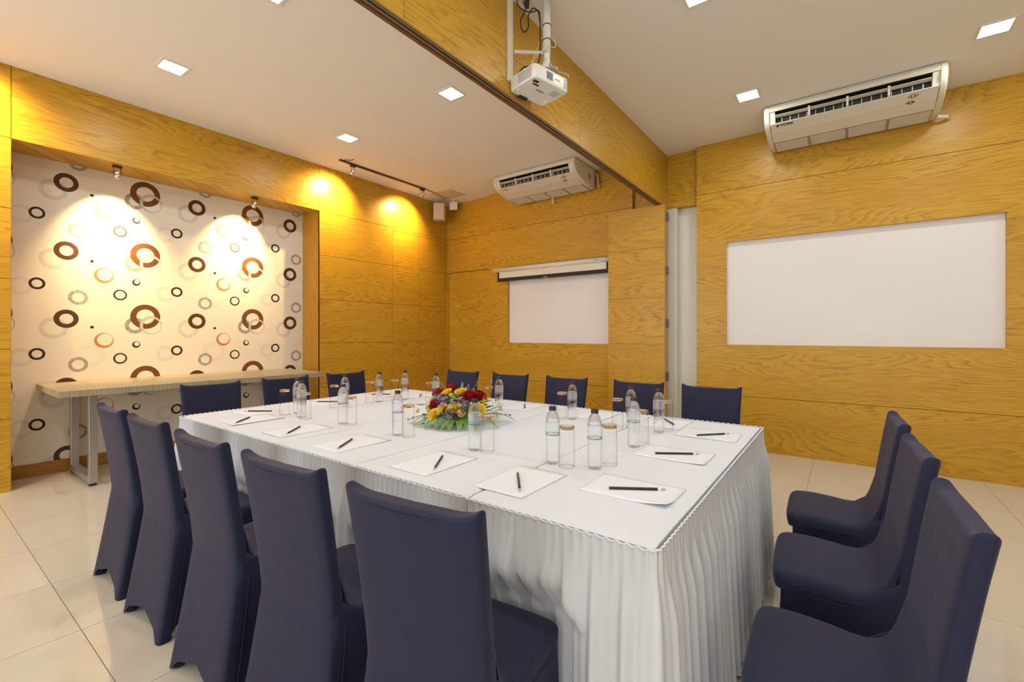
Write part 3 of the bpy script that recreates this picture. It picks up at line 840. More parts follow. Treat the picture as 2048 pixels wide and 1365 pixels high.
MB().tube([cpt(-.125, 0.0), cpt(-.125, -.03), cpt(-.12, -.075)], [.012, .017, .009], 10).build('plug', 'rubber', cb)
MB().tube(sm([cpt(-.032, -.26), cpt(-.07, -.36), cpt(-.115, -.47), cpt(-.13, -.50)]), .0016, 5).tube(sm([cpt(.033, -.27), cpt(.055, -.29), cpt(.052, -.325), cpt(.0, -.345, -.036), cpt(-.07, -.40, -.02), cpt(-.12, -.50)]), .0016, 5).build('tie_strip', 'cable_white', cb)

pj = empty('projector', (px - .045, py - .018, CZ - .607), math.radians(38))
tag(pj, 'white data projector hanging from the pole below the bulkhead', 'projector')
pj.rotation_euler = (math.radians(0), math.radians(0), math.radians(36 + 0))
# footprint corners measured in the room (camera-side corner, right, back, left)
HW, HD, HH = .150, .118, .088
pj.rotation_euler = (0, 0, math.radians(77))
bd = MB()
def rr(hx, hy, r, n=5):
    out = []
    for cx_, cy_, a0 in ((hx - r, hy - r, 0), (-hx + r, hy - r, 90), (-hx + r, -hy + r, 180), (hx - r, -hy + r, 270)):
        for k in range(n): 
            a = math.radians(a0 + 90 * k / (n - 1)); out.append((cx_ + r * math.cos(a), cy_ + r * math.sin(a)))
    return out
lv = [(.965, 0), (.99, .004), (1.0, .012), (1.0, HH - .012), (.985, HH - .003), (.96, HH)]
vs = []; fs = []
for k, z_ in lv:
    for p in rr(HW * k, HD * k, .022): vs.append((p[0], p[1], z_))
n = 20
for l in range(len(lv) - 1):
    for i in range(n): fs.append((l * n + i, l * n + (i + 1) % n, (l + 1) * n + (i + 1) % n, (l + 1) * n + i))
fs.append(tuple(range(n))[::-1]); fs.append(tuple((len(lv) - 1) * n + i for i in range(n)))
bo = bd.add(vs, fs).build('body', 'white_pl', pj); smooth_by_angle(bo, 35)
PJ = pj
# front face = +x?  lens face looks to local -y ; side with vent = local -x
MB().box(-.052, .004, -HD - .003, -HD + .01, .022, .070).build('lens_window', 'black', pj, bevel=.002)
MB().box(-.060, .012, -HD - .002, -HD + .004, .016, .076).build('lens_surround', 'white_pl', pj, bevel=.003)
ve = MB()
for i in range(9):
    for j in range(6):
        ve.box(-HW - .0012, -HW + .003, -.085 + i * .0135, -.085 + i * .0135 + .0085, .014 + j * .0105, .014 + j * .0105 + .006)
ve.build('side_vent', 'grey_print', pj)
vf = MB()
for j in range(7): vf.box(.105, .132, -HD - .001, -HD + .002, .016 + j * .009, .016 + j * .009 + .004)
vf.build('front_vent', 'grey_print', pj)
MB().box(-.105, -.055, -.06, -.045, -.0012, .002).build('bottom_slot', 'black', pj)
MB().box(-.125, -.085, -.092, -.068, -.0012, .002).build('bottom_recess', 'black', pj)
MB().box(-.075, -.005, .100, .124, -.012, .014).build('tilt_foot', 'black', pj, bevel=.003)
for (x_, y_) in ((-.12, .06), (.12, .06)): MB().lathe([(.011, -.006), (.012, .001)], 12, (x_, y_, 0)).build('foot', 'white_pl', pj)
text_obj('brand_lettering', 'EPSON', .022, 'dark_print', pj, (-.005, -.006, -.0008), (1, 0, 0), (0, -1, 0), 'CENTER')
text_obj('brand_lettering', 'EPSON', .014, 'grey_print', pj, (.048, -HD - .0008, .040), (1, 0, 0), (0, 0, 1), 'CENTER')
pr = MB()
for i in range(7): pr.box(.055 + (.004 if i % 2 else 0), .128 - .006 * (i % 3), -.075 + i * .009, -.075 + i * .009 + .003, -.0008, .001)
pr.build('small_print', 'grey_print', pj)

# ------------------------------------------------------------------ side table in the niche
st = empty('side_table', (-5.335, 1.89, 0)); tag(st, 'long console table with grey oak top standing in the niche', 'side table')
MB().box(-.462, .462, -1.11, 1.11, .770, .822).build('tabletop', 'veneer', st, bevel=.002)
for s in (-1, 1):
    yy = s * (.878)
    lg = MB().box(.235, .29, yy - .028, yy + .028, .02, .770).box(-.365 - .028, -.365 + .028, yy - .028, yy + .028, .02, .770).box(-.337, .235, yy - .028, yy + .028, .02, .076).box(-.337, .235, yy - .028, yy + .028, .745, .770)
    fr = lg.build('leg_frame', 'steel', st, bevel=.003)
    for x_ in (.262, -.365): MB().box(x_ - .022, x_ + .022, yy - .022, yy + .022, 0, .02).build('foot_pad', 'rubber', fr)

# wall sockets
so = MB().box(-4.395, -4.335, YP - .008, YP, .49, .57).build('wall_socket', 'white_pl', bevel=.003)
tag(so, 'small white wall plate on the back wall behind a far chair', 'wall socket')

# ------------------------------------------------------------------ conference tables
TZ = .75
TX = [-.37, -.975, -1.585, -2.185, -2.79, -3.385]
TY0, TY1 = 1.098, 2.868
near = [(-2.985, .660, 0.4), (-2.452, .660, 1.6), (-1.868, .655, 0.9), (-1.334, .672, 3.6), (-.793, .690, 6.5)]
right = [(.203, 2.605, 92.0), (.210, 2.005, 93.2), (.215, 1.378, 92.0)]
far = [(-3.065, 3.390, 181), (-2.480, 3.390, 181), (-1.905, 3.415, 180), (-1.277, 3.418, 180), (-.756, 3.435, 182)]
left = [(-3.85, 1.437, -94), (-3.853, 2.003, -90), (-3.863, 2.59, -91)]
CHAIR_AT = []
for (x_, y_, deg_) in near + right + far + left:
    a_ = math.radians(deg_); CHAIR_AT.append((x_ - .205 * math.sin(a_), y_ + .205 * math.cos(a_), a_))
def skirt_strip(path, seed, ox, rc=.014):
    """pleated cloth hung along a path of table corners (interior on the left of the path)"""
    rnd = random.Random(seed)
    pts = []                                    # dense (pos, outward normal)
    for i in range(len(path) - 1):
        p, q = Vector(path[i]), Vector(path[i + 1]); d = (q - p).normalized(); n_ = Vector((d.y, -d.x))
        a = rc if i > 0 else 0; e = (q - p).length - (rc if i < len(path) - 2 else 0)
        k = max(2, int((e - a) / .0045))
        for j in range(k + 1): pts.append((p + d * (a + (e - a) * j / k), n_))
        if i < len(path) - 2:
            d2 = (Vector(path[i + 2]) - q).normalized(); n2 = Vector((d2.y, -d2.x)); c_ = q - d * rc + d2 * rc
            for j in range(1, 12):
                t = j / 12; n3 = (n_ * (1 - t) + n2 * t).normalized(); pts.append((c_ + n3 * rc, n3))
    S_ = [0]
    for i in range(1, len(pts)): S_.append(S_[-1] + (pts[i][0] - pts[i - 1][0]).length + .02 * (pts[i][1] - pts[i - 1][1]).length)
    L = S_[-1]
    a1, a2, a3 = rnd.uniform(0, 6), rnd.uniform(0, 6), rnd.uniform(0, 6)
    nz = 28
    def fn(u, t):
        i = min(len(pts) - 1, int(round(u * (len(pts) - 1)))); s = S_[i]; P, n_ = pts[i]
        tz = t ** 1.2
        z_ = .744 - tz * .730
        pitch = .0285
        saw = (s / pitch) % 1.0
        head = .011 * (saw if saw < .80 else (1 - saw) / .20 * .80)
        ph = 1.3 * math.sin(s * 5.3 + a1) + 1.1 * math.sin(s * 12.7 + a2)
        f1 = math.sin(2 * PI * s / .072 + ph)
        f2 = math.sin(2 * PI * s / .039 + 1.9 * ph + a3)
        fold = (.5 + .5 * f1) ** 1.2 * .8 + (.22 + .22 * f2) * (1 - .5 * tz)
        k = min(1, max(0, (t - .10) / .24)); k = k * k * (3 - 2 * k)
        off = .006 + head * (1 - k) + k * (.003 + .034 * fold * (.6 + .45 * tz)) + .026 * tz
        if t < .03: off += .0035 * math.sin(2 * PI * s / .0142)
        e = min(1, min(s, L - s) / .012)
        off *= (.25 + .75 * e)
        # the cloth gives way where a seat is pushed against it
        lim = 1.0
        for cx_, cy_, a_ in CHAIR_AT:
            ca, sa = math.cos(a_), math.sin(a_)
            for o_ in (0.0, ):
                rx, ry = P.x - cx_, P.y - cy_
                lx, ly = rx * ca + ry * sa, -rx * sa + ry * ca
                if abs(lx) < .34 and 0 < ly < .6:
                    front = ly - .228
                    l_ = front + max(0, abs(lx) - .200) * 1.1 + max(0, z_ - .47) * .8
                    lim = min(lim, l_)
        off -= min(.10, max(0, .040 + .026 * tz - lim))
        zz_ = z_ + (.0022 * math.sin(2 * PI * s / .0142 + 1) if t == 0 else 0)
        return (P.x + n_.x * off - ox[0], P.y + n_.y * off - ox[1], zz_)
    tape = []
    for i in range(0, len(pts)):
        P, n_ = pts[i]; s = S_[i]
        if s < .004 or s > L - .004: continue
        tape.append((P.x + n_.x * (.0125 + .0030 * math.sin(2 * PI * s / .0285)) - ox[0], P.y + n_.y * (.0125 + .0030 * math.sin(2 * PI * s / .0285)) - ox[1], .7435 + .0022 * math.sin(2 * PI * s / .0285 + 1.2)))
    return MB().grid(fn, len(pts), nz), MB().tube(tape, .0030, 6)
tnames = ['first white-clothed table at the right end, nearest the right-hand chairs',
          'second white-clothed table from the right-hand end',
          'middle white-clothed table of the five, under the flowers',
          'fourth white-clothed table from the right-hand end',
          'last white-clothed table at the left end, towards the side table']
for i in range(5):
    x1, x0 = TX[i], TX[i + 1]; cx, cy = (x0 + x1) / 2, (TY0 + TY1) / 2
    t = empty('conference_table', (cx, cy, 0)); tag(t, tnames[i], 'table', 'tables pushed together into one conference table')
    hx, hy = (x1 - x0) / 2 - .0022, (TY1 - TY0) / 2
    rnd = random.Random(40 + i); b1, b2 = rnd.uniform(0, 6), rnd.uniform(0, 6)
    def top(u, v):
        x, y = -hx + 2 * hx * u, -hy + 2 * hy * v
        e = min(1, min(u, 1 - u) * 2 * hx / .018); e2 = min(1, min(v, 1 - v) * 2 * hy / .012)
        z_ = TZ - .005 * (1 - e) ** 2 - .006 * (1 - e2) ** 2 + .0006 * math.sin(9 * x + b1 + 3 * y) + .0006 * math.sin(14 * y + b2)
        return (x, y, z_ - .0012)
    us = 34; vs_ = 60
    m_ = MB().grid(top, us, vs_)
    ring_i = [j for j in range(us)] + [us - 1 + us * j for j in range(1, vs_)] + [us * (vs_ - 1) + j for j in range(us - 2, -1, -1)] + [us * j for j in range(vs_ - 2, 0, -1)]
    o_ = len(m_.v); nn = len(ring_i)
    m_.v += [(m_.v[j][0], m_.v[j][1], .71) for j in ring_i]
    m_.f += [(ring_i[k], o_ + k, o_ + (k + 1) % nn, ring_i[(k + 1) % nn]) for k in range(nn)]
    m_.f.append(tuple(o_ + k for k in range(nn))[::-1])
    to = m_.build('tabletop_cloth', 'cloth', t, fix=True); smooth_by_angle(to, 45)
    ox = (cx, cy)
    if i == 0: paths = [[(x0, TY0), (x1, TY0), (x1, TY1), (x0, TY1)]]
    elif i == 4: paths = [[(x1, TY1), (x0, TY1), (x0, TY0), (x1, TY0)]]
    else: paths = [[(x0, TY0), (x1, TY0)], [(x1, TY1), (x0, TY1)]]
    for k_, pa in enumerate(paths):
        a_, b_ = skirt_strip(pa, 11 + i + 7 * k_, ox)
        so_ = a_.build('skirt', 'skirt', t, True); b_.build('ruffled_tape', 'cloth', so_, True)
    for sx in (-1, 1):
        for sy in (-1, 1):
            MB().tube([(sx * (hx - .06), sy * (hy - .12), 0), (sx * (hx - .06), sy * (hy - .12), .712)], .014, 8).build('leg', 'steel', t)

# ------------------------------------------------------------------ chairs with stretch covers
def make_chair():
    c = empty('covered_chair')
    ZT = .905
    def yr(z):   # rear surface
        if z >= .45: return -.157 - .066 * ((z - .45) / .455) ** 1.15
        return -.157 - .070 * ((.45 - z) / .45) ** 1.1
    def wd(z):
        if z >= .45: return .186 + .012 * ((z - .45) / .455) ** 1.5
        return .186 + .026 * ((.45 - z) / .45)
    # back sleeve: one cloth from the top edge down to the rear hem
    NR, NP = 40, 52
    def ring_at(t, ts=1.0, ws=1.0, ear=0.0, z0=None):
        out = []
        for k in range(NP):
            a = 2 * PI * k / NP; ca, sa = math.cos(a), math.sin(a)
            xs = math.copysign(abs(ca) ** .20, ca); yy = math.copysign(abs(sa) ** .5, sa)
            hem = .002 + .085 * max(0, 1 - (abs(xs) / .87) ** 2.6)
            z = z0 if z0 is not None else hem + t * (ZT - .012 - hem)
            t_ = (.048 + .014 * max(0, min(1, (.60 - z) / .2))) * ts
            w_ = wd(z) * ws; x = w_ * xs
            low = max(0, (.40 - z) / .40)
            y = yr(z) + .025 + t_ / 2 * yy + ((-.005 + .016 * low) if yy < 0 else -.006) * (1 - xs * xs)
            zz = z - .018 * (1 - abs(xs) ** 7) * ear
            e_ = max(0, (z - .80) / .1)
            if z0 is None: zz = z - .018 * (1 - abs(xs) ** 7) * min(1, e_)
            out.append((x, y, zz))
        return out
    vs = []; rows = 0
    for i in range(NR):
        vs += ring_at(i / (NR - 1)); rows += 1
    for (dz, ts, ws) in ((-.006, .97, .999), (-.0015, .84, .990), (0.0, .58, .975), (-.001, .22, .955)):
        vs += ring_at(0, ts, ws, 1.0, ZT + dz); rows += 1
    fs = []
    for r in range(rows - 1):
        for k in range(NP): fs.append((r * NP + k, r * NP + (k + 1) % NP, (r + 1) * NP + (k + 1) % NP, (r + 1) * NP + k))
    a = (rows - 1) * NP
    for k in range(NP // 2):
        k2, k3 = (NP - k) % NP, (NP - k - 1) % NP
        q = [a + k, a + k + 1, a + k3, a + k2]
        q = list(dict.fromkeys(q))
        if len(q) > 2: fs.append(tuple(q))
    MB().add(vs, fs).build('backrest_cover', 'navy', c, True)
    # tuck line behind the top edge
    tp = []
    for k in range(25):
        q = -1 + 2 * k / 24
        tp.append((q * .170, yr(.885) + .0012 - .006 * (1 - q * q) + .006 * abs(q) ** 6, ZT - .016 - .020 * (1 - abs(q) ** 2.2)))
    MB().tube(tp, .0018, 6).build('tuck_seam', 'navy_seam', c, True)
    # seat cover: profile swept sideways
    prof = [(.213, .400), (.219, .425), (.218, .445), (.205, .459), (.175, .465), (.11, .467), (.04, .462), (-.02, .456), (-.055, .459), (-.080, .472), (-.098, .496), (-.110, .528), (-.121, .568), (-.133, .610), (-.152, .655)]
    PV = [Vector((0, a, b)) for a, b in prof]
    NX = 25
    def seatpt(i, j):
        p = PV[j]; d = (PV[min(j + 1, len(PV) - 1)] - PV[max(j - 1, 0)]).normalized()
        nrm = Vector((0, -d.z, d.y))
        u = -1 + 2 * i / (NX - 1)
        hw = .199 - .0145 * min(1, max(0, (.03 - p.y) / .11))
        au = abs(u)
        if au <= .75: x = math.copysign(au / .75 * (hw - .018), u); dep = .003 * (au / .75) ** 3
        else:
            t_ = (au - .75) / .25
            ang = min(1, t_ / .6) * PI / 2
            x = math.copysign(hw - .018 + .018 * math.sin(ang), u); dep = .003 + .018 * (1 - math.cos(ang)) + .030 * max(0, (t_ - .6) / .4)
        dep *= 1 - .8 * min(1, max(0, (p.z - .462) / .04)) * (1 if p.y < 0 else 0)
        q = p + nrm * dep
        if p.y > .10: q.y -= .035 * au ** 6 * (p.y - .10) / .12
        return (x, q.y, max(q.z, .395))
    vs = [seatpt(i, j) for j in range(len(PV)) for i in range(NX)]
    fs = [(j * NX + i, j * NX + i + 1, (j + 1) * NX + i + 1, (j + 1) * NX + i) for j in range(len(PV) - 1) for i in range(NX - 1)]
    so_ = MB().add(vs, fs).build('seat_cover', 'navy', c, True)
    sub = so_.modifiers.new('sub', 'SUBSURF'); sub.levels = 1; sub.render_levels = 1
    # skirt round both sides and the front
    top_c = [(.182, -.145), (.191, .186), (-.191, .186), (-.182, -.145)]
    bot_c = [(.206, -.205), (.203, .198), (-.203, .198), (-.206, -.205)]
    arch = [.10, .085, .10]
    NS = 20; top_l, bot_l = [], []
    for sd in range(3):
        a, b = top_c[sd], top_c[sd + 1]; a2, b2 = bot_c[sd], bot_c[sd + 1]
        nx_, ny_ = [(-1, 0), (0, -1), (1, 0)][sd]
        for k in range(NS + (1 if sd == 2 else 0)):
            s = k / NS
            top_l.append((a[0] + (b[0] - a[0]) * s, a[1] + (b[1] - a[1]) * s, 0, nx_, ny_, s))
            bot_l.append((a2[0] + (b2[0] - a2[0]) * s, a2[1] + (b2[1] - a2[1]) * s, arch[sd] * max(0, 1 - abs(2 * s - 1) ** 2.6)))
    NN = len(top_l); NV = 16
    vs = []
    for r in range(NV):
        t = r / (NV - 1)
        for k in range(NN):
            a, b = top_l[k], bot_l[k]; s = a[5]
            z = .435 * (1 - t) + b[2] * t
            kk = 1 - z / .435
            kk2 = kk ** 1.25
            inn = .024 * math.sin(PI * s) * kk ** 1.5
            vs.append((a[0] + (b[0] - a[0]) * kk2 + a[3] * inn, a[1] + (b[1] - a[1]) * kk2 + a[4] * inn, z + .002 + (1 - t) * .075 * min(1, max(0, (-.035 - a[1]) / .10))))
    fs = [(r * NN + k, r * NN + k + 1, (r + 1) * NN + k + 1, (r + 1) * NN + k) for r in range(NV - 1) for k in range(NN - 1)]
    sk = MB().add(vs, fs).build('skirt_cover', 'navy', c); smooth_by_angle(sk, 50)
    so2 = sk.modifiers.new('solid', 'SOLIDIFY'); so2.thickness = .003; so2.offset = -1
    # seams down the rear corners and round the seat
    for s in (-1, 1):
        pts = [(s * (wd(z) + .0005), yr(z) + .045 + .006 * max(0, (.45 - z) / .45), z) for z in [.03 + .40 * k / 11 for k in range(12)]]
        MB().tube(pts, .0020, 6).build('corner_seam', 'navy_seam', c, True)
        MB().tube([(s * .1915, -.03, .402), (s * .1985, .03, .401), (s * .1985, .12, .400)], .0016, 6).build('seat_seam', 'navy_seam', c, True)
    for (x, y) in [(.188, -.198), (-.188, -.198), (.178, .176), (-.178, .176)]:
        k = MB().lathe([(.019, 0), (.022, .008), (.021, .026), (.014, .044), (.004, .052)], 12)
        k.build('foot_pocket', 'navy', c, True, loc=(x, y, 0))
    return c
chair = make_chair()
names = {
 'n': ['navy covered chair nearest the side table, back turned to the viewer', 'second navy covered chair from the left in the near row',
       'middle navy covered chair of the near row, back turned', 'second closest navy covered chair in the near row, half hiding its seat',
       'closest navy covered chair at bottom centre, back turned'],
 'r': ['farthest of the three navy covered chairs on the right', 'middle one of the three navy covered chairs on the right', 'nearest of the three navy covered chairs, cut by the bottom right edge'],
 'f': ['far-row navy covered chair behind the flowers, in front of the corner door', 'far-row navy covered chair just right of the flowers, below the screen',
       'middle far-row navy covered chair, below the projection board', 'far-row navy covered chair in front of the folded partition', 'far-row navy covered chair at the right end, before the white strip'],
 'l': ['charcoal-looking covered chair at the left table end, nearest corner', 'middle covered chair at the left table end, before the side table', 'covered chair at the left table end, before the oak wall panels']}
first = True
for key, lst in (('n', near), ('r', right), ('f', far), ('l', left)):
    for (x, y, deg), nm in zip(lst, names[key]):
        c = chair if first else copy_tree(chair); first = False
        a = math.radians(deg)
        # local top-edge centre is (0,-.198): place it on (x, y)
        ox_, oy_ = -(-.205) * -math.sin(a), -(-.205) * math.cos(a)
        c.location = (x + ox_, y + oy_, 0); c.rotation_euler = (0, 0, a)
        tag(c, nm, 'chair', 'chairs with navy stretch covers round the table')

# ------------------------------------------------------------------ paper and pencils
def sheet(hx, hy, curl=0.0):
    def fn(u, v):
        x, y = -hx + 2 * hx * u, -hy + 2 * hy * v
        c = max(0, (u - .62) / .38) * max(0, 1 - v / .45)
        return (x, y, .0012 + curl * c ** 1.6)
    m_ = MB().grid(fn, 16, 12)
    return m_
def paper(x, y, long_x, label, curl=0.0, rz=0):
    hx, hy = (.1485, .105) if long_x else (.105, .1485)
    o = sheet(hx, hy, curl).build('paper_sheet', 'paper', None, True)
    s_ = o.modifiers.new('solid', 'SOLIDIFY'); s_.thickness = .0009; s_.offset = -1
    o.location = (x, y, TZ); o.rotation_euler = (0, 0, math.radians(rz))
    tag(o, label, 'paper', 'writing paper sheets laid at each place')
def make_pencil():
    p = empty('pencil'); r = .0044
    hexa = [(r * math.cos(PI / 3 * k), r * math.sin(PI / 3 * k)) for k in range(6)]
    MB().prism(hexa, 'x', -.088, .070).build('shaft', 'pencil', p)
    MB().lathe([(r * .98, 0), (.0014, .014)], 10).build('sharpened_wood', 'pencil_wood', p).rotation_euler = (0, PI / 2, 0)
    p.children[-1].location = (.070, 0, 0)
    MB().lathe([(.0014, 0), (.0002, .006)], 8).build('lead_tip', 'lead', p).rotation_euler = (0, PI / 2, 0)
    p.children[-1].location = (.084, 0, 0)
    return p
pencil = make_pencil(); pfirst = True
def place_pencil(x, y, ang, label, print_=False):
    global pfirst
    p = pencil if pfirst else copy_tree(pencil); pfirst = False
    p.location = (x, y, TZ + .0022 + .0039); p.rotation_euler = (0, 0, math.radians(ang))
    tag(p, label, 'pencil', 'dark pencils laid on the paper')
pn = ['nearest the side-table end of the near row', 'second from the left along the near table edge', 'in the middle of the near table edge',
      'second from the right along the near table edge', 'nearest the viewer, before two bottles']
nearp = [(-2.89, 1.30), (-2.372, 1.305), (-1.885, 1.30), (-1.332, 1.300), (-.922, 1.322)]
pen_n = [(-2.889, 1.248, -47), (-2.368, 1.276, -49), (-1.882, 1.262, -54), (-1.308, 1.298, -55), (-.913, 1.294, -52.5)]
for (x, y), q, nm in zip(nearp, pen_n, pn):
    paper(x, y, False, 'white paper sheet ' + nm); place_pencil(*q, 'dark pencil ' + nm)
rn = ['in front of the nearest right-hand chair', 'in front of the middle right-hand chair', 'in front of the farthest right-hand chair']
for (x, y), q, nm, cu in zip([(-.570, 1.462), (-.590, 1.992), (-.562, 2.484)], [(-.555, 1.460, 31.7), (-.578, 1.990, 32.3), (-.538, 2.475, 47.4)], rn, (.014, .004, 0)):
    paper(x, y, True, ('white paper sheet with a lifted corner ' if cu > .01 else 'white paper sheet ') + nm, cu); place_pencil(*q, 'dark pencil ' + nm)
fn_ = ['at the right end of the far table edge', 'opposite the folded partition on the far edge', 'right of the flowers on the far edge', 'hidden behind the flowers on the far edge', 'at the left end of the far table edge']
for (x, y), q, nm in zip([(-.82, 2.66), (-1.27, 2.66), (-1.83, 2.66), (-2.38, 2.66), (-2.85, 2.64)], [(-.825, 2.69, 125), (-1.28, 2.67, 125), (-1.83, 2.667, 125), (-2.38, 2.66, 125), (-2.846, 2.614, 134)], fn_):
    paper(x, y, False, 'white paper sheet ' + nm); place_pencil(*q, 'dark pencil ' + nm)
ln = ['before the nearest chair of the left table end', 'before the middle chair of the left table end', 'before the farthest chair of the left table end']
for (x, y), q, nm in zip([(-3.16, 1.45), (-3.17, 1.955), (-3.18, 2.45)], [(-3.134, 1.450, 216), (-3.153, 1.956, 216), (-3.166, 2.452, 216)], ln):
    paper(x, y, True, 'white paper sheet ' + nm); place_pencil(*q, 'dark pencil ' + nm)

# ------------------------------------------------------------------ bottles and tumblers
def make_bottle():
    b = empty('water_bottle')
    R = .0286
    prof = [(.012, .004), (.020, .001), (.0255, .002), (.0280, .008), (.0286, .016), (.0279, .028), (.0282, .060), (.0279, .095), (.0286, .108), (.0286, .168), (.0280, .174),
            (.0262, .184), (.0228, .195), (.0180, .2035), (.0138, .2080), (.0128, .2120), (.0128, .2160)]
    m_ = MB().lathe(prof, 32)
    cav = [(.0266, .1665), (.0274, .1680), (.0268, .174), (.0250, .1835), (.0216, .1940), (.0168, .2022), (.0126, .2066), (.0116, .2110), (.0116, .2140)]
    m_.lathe(cav, 32, flip=True)
    bo_ = m_.build('body', 'water', b, True)
    cp = MB().lathe([(.0142, .2130), (.0147, .2145), (.0147, .2270), (.0138, .2290), (.0, .2292)], 24, close=False)
    cp.build('cap', 'cap', b, False)
    MB().lathe([(.0155, .2085), (.0160, .2100), (.0155, .2112)], 24, close=False).build('neck_ring', 'glass_wall', b, True)
    MB().lathe([(.0290, .1135), (.0290, .1650)], 40, close=False).build('label', 'label', b, True)
    return b
def make_tumbler():
    g = empty('glass_tumbler')
    H_ = .160
    MB().lathe([(.0306, 0), (.0312, .0012), (.0306, .06), (.0300, .150), (.0285, .158)], 32, close=False).build('wall', 'glass_wall', g, True)
    MB().lathe([(.0284, .1475), (.0298, .1485), (.0296, .1560), (.0284, .1598), (.024, .1602)], 32).build('thick_base', 'glass_base', g, True)
    MB().lathe([(.0296, .0006), (.0306, 0), (.0313, .0008), (.0306, .0018)], 32, close=False).build('rim', 'glass_base', g, True)
    return g
places = [
 ('at the left end of the near row', (-2.712, 1.512), (-2.645, 1.500), 20),
 ('second from left in the near row', (-2.332, 1.547), (-2.270, 1.560), 200),
 ('left of the flowers in the near row', (-1.841, 1.537), (-1.774, 1.550), 190),
 ('in front of the flowers in the near row', (-1.328, 1.542), (-1.262, 1.551), 190),
 ('left one of the two closest to the viewer', (-.942, 1.571), (-.872, 1.563), 205),
 ('right one of the two closest to the viewer', (-.776, 1.609), (-.748, 1.682), 30),
 ('in front of the middle right-hand chair', (-.776, 2.014), (-.766, 2.092), 35),
 ('in front of the farthest right-hand chair', (-.785, 2.392), (-.764, 2.466), 25),
 ('beside the right end of the far row', (-.948, 2.418), (-1.012, 2.386), 240),
 ('opposite the folded partition, in the far row', (-1.328, 2.445), (-1.394, 2.437), 240),
 ('directly right of the flowers, in the far row', (-1.880, 2.434), (-1.943, 2.402), 235),
 ('directly behind the flowers, in the far row', (-2.412, 2.366), (-2.480, 2.370), 235),
 ('in front of the cupboard doors, at the far left corner', (-2.788, 2.398), (-2.832, 2.336), 235),
 ('third along the left table end', (-2.850, 2.202), (-2.868, 2.130), 110),
 ('second along the left table end', (-2.850, 1.908), (-2.872, 1.838), 150),
 ('first along the left table end, behind another bottle', (-2.868, 1.572), (-2.892, 1.500), 150)]
bottle = make_bottle(); tumbler = make_tumbler(); f_ = True
for nm, b_, g_, rot in places:
    b = bottle if f_ else copy_tree(bottle); g = tumbler if f_ else copy_tree(tumbler); f_ = False
    b.location = (b_[0], b_[1], TZ - .0008); b.rotation_euler = (0, 0, math.radians(rot))
    g.location = (g_[0], g_[1], TZ - .0004)
    tag(b, 'black-capped clear water bottle ' + nm, 'bottle', 'water bottles, one at each place')
    tag(g, 'upturned clear glass tumbler ' + nm.replace('behind another bottle', 'beside the bottles'), 'glass', 'upturned tumblers, one at each place')

# ------------------------------------------------------------------ flower arrangement
fa = empty('flower_arrangement', (-1.80, 1.99, TZ)); tag(fa, 'low table bouquet of red and yellow roses with fern and eucalyptus', 'flowers')
def petal_cup(mb, r, h, a0, spread, tilt, curl, w=.9):
    def fn(u, v):
        t = (u - .5) * spread
        rr_ = r * (.25 + .75 * math.sin(v * PI * .55) ** .8) * (1 + tilt * v) + curl * max(0, v - .75)
        edge = 1 - (2 * u - 1) ** 4 * .35
        zz = h * v * edge - curl * .6 * max(0, v - .8)
        return (rr_ * math.cos(a0 + t), rr_ * math.sin(a0 + t), zz)
    mb.grid(fn, 6, 6)
def rose_mesh(name, r, h, m, layers):
    mb = MB()
    for L_, (k, n_, tilt) in enumerate(layers):
        for i in range(n_):
            petal_cup(mb, r * k, h * (1.0 - .12 * L_ * (1 if L_ > 1 else .3)), 2 * PI * i / n_ + L_ * .9, 2 * PI / n_ * 1.45, tilt, r * .3 * (L_ > 0))
    mb.lathe([(.0, h * .8), (r * .16, h * .85), (r * .2, h * .5), (r * .3, 0)], 8, close=False)
    return mb.mesh(name, m, True)
ROSE = rose_mesh('red_rose', .024, .042, 'rose', [(.35, 3, .0), (.6, 4, .1), (.85, 5, .2), (1.05, 5, .35)])
YEL = rose_mesh('yellow_rose', .0165, .026, 'yellow', [(.35, 3, .0), (.65, 5, .2), (.9, 6, .35), (1.05, 7, .6)])
BUD = rose_mesh('lime_bud', .010, .020, 'lime', [(.4, 3, .0), (.8, 4, .1), (1.0, 5, .3)])
CRE = rose_mesh('cream_rose', .017, .028, 'creamf', [(.35, 3, .0), (.65, 4, .15), (.95, 5, .35)])
WHI = rose_mesh('white_flower', .015, .026, 'whitef', [(.4, 3, .0), (.7, 4, .1), (.95, 5, .25)])
PIN = rose_mesh('salmon_flower', .011, .018, 'pinkf', [(.4, 3, .0), (.8, 5, .2), (1.0, 5, .4)])
def floret_mesh(name, m, n, r):
    mb = MB(); rnd = random.Random(len(name) + n)
    for i in range(n):
        d = Vector((rnd.uniform(-1, 1), rnd.uniform(-1, 1), rnd.uniform(.0, 1))).normalized()
        q = d.to_track_quat('Z', 'Y'); c = d * r * rnd.uniform(.75, 1.0)
        for k in range(4):
            a = PI / 2 * k + rnd.uniform(-.2, .2); s_ = r * rnd.uniform(.5, .68)
            pts = [(0, 0, 0), (s_ * .55, -s_ * .36, s_ * .1), (s_ * 1.0, -s_ * .2, s_ * .22), (s_ * 1.05, s_ * .2, s_ * .22), (s_ * .55, s_ * .36, s_ * .1)]
            rot = Matrix.Rotation(a, 3, 'Z')
            mb.add([c + q @ (rot @ Vector(p)) for p in pts], [(0, 1, 2, 3, 4)])
    return mb.mesh(name, m)
PUR = floret_mesh('mauve_florets', 'purple', 9, .024)
PLU = floret_mesh('plum_florets', 'plum', 8, .020)
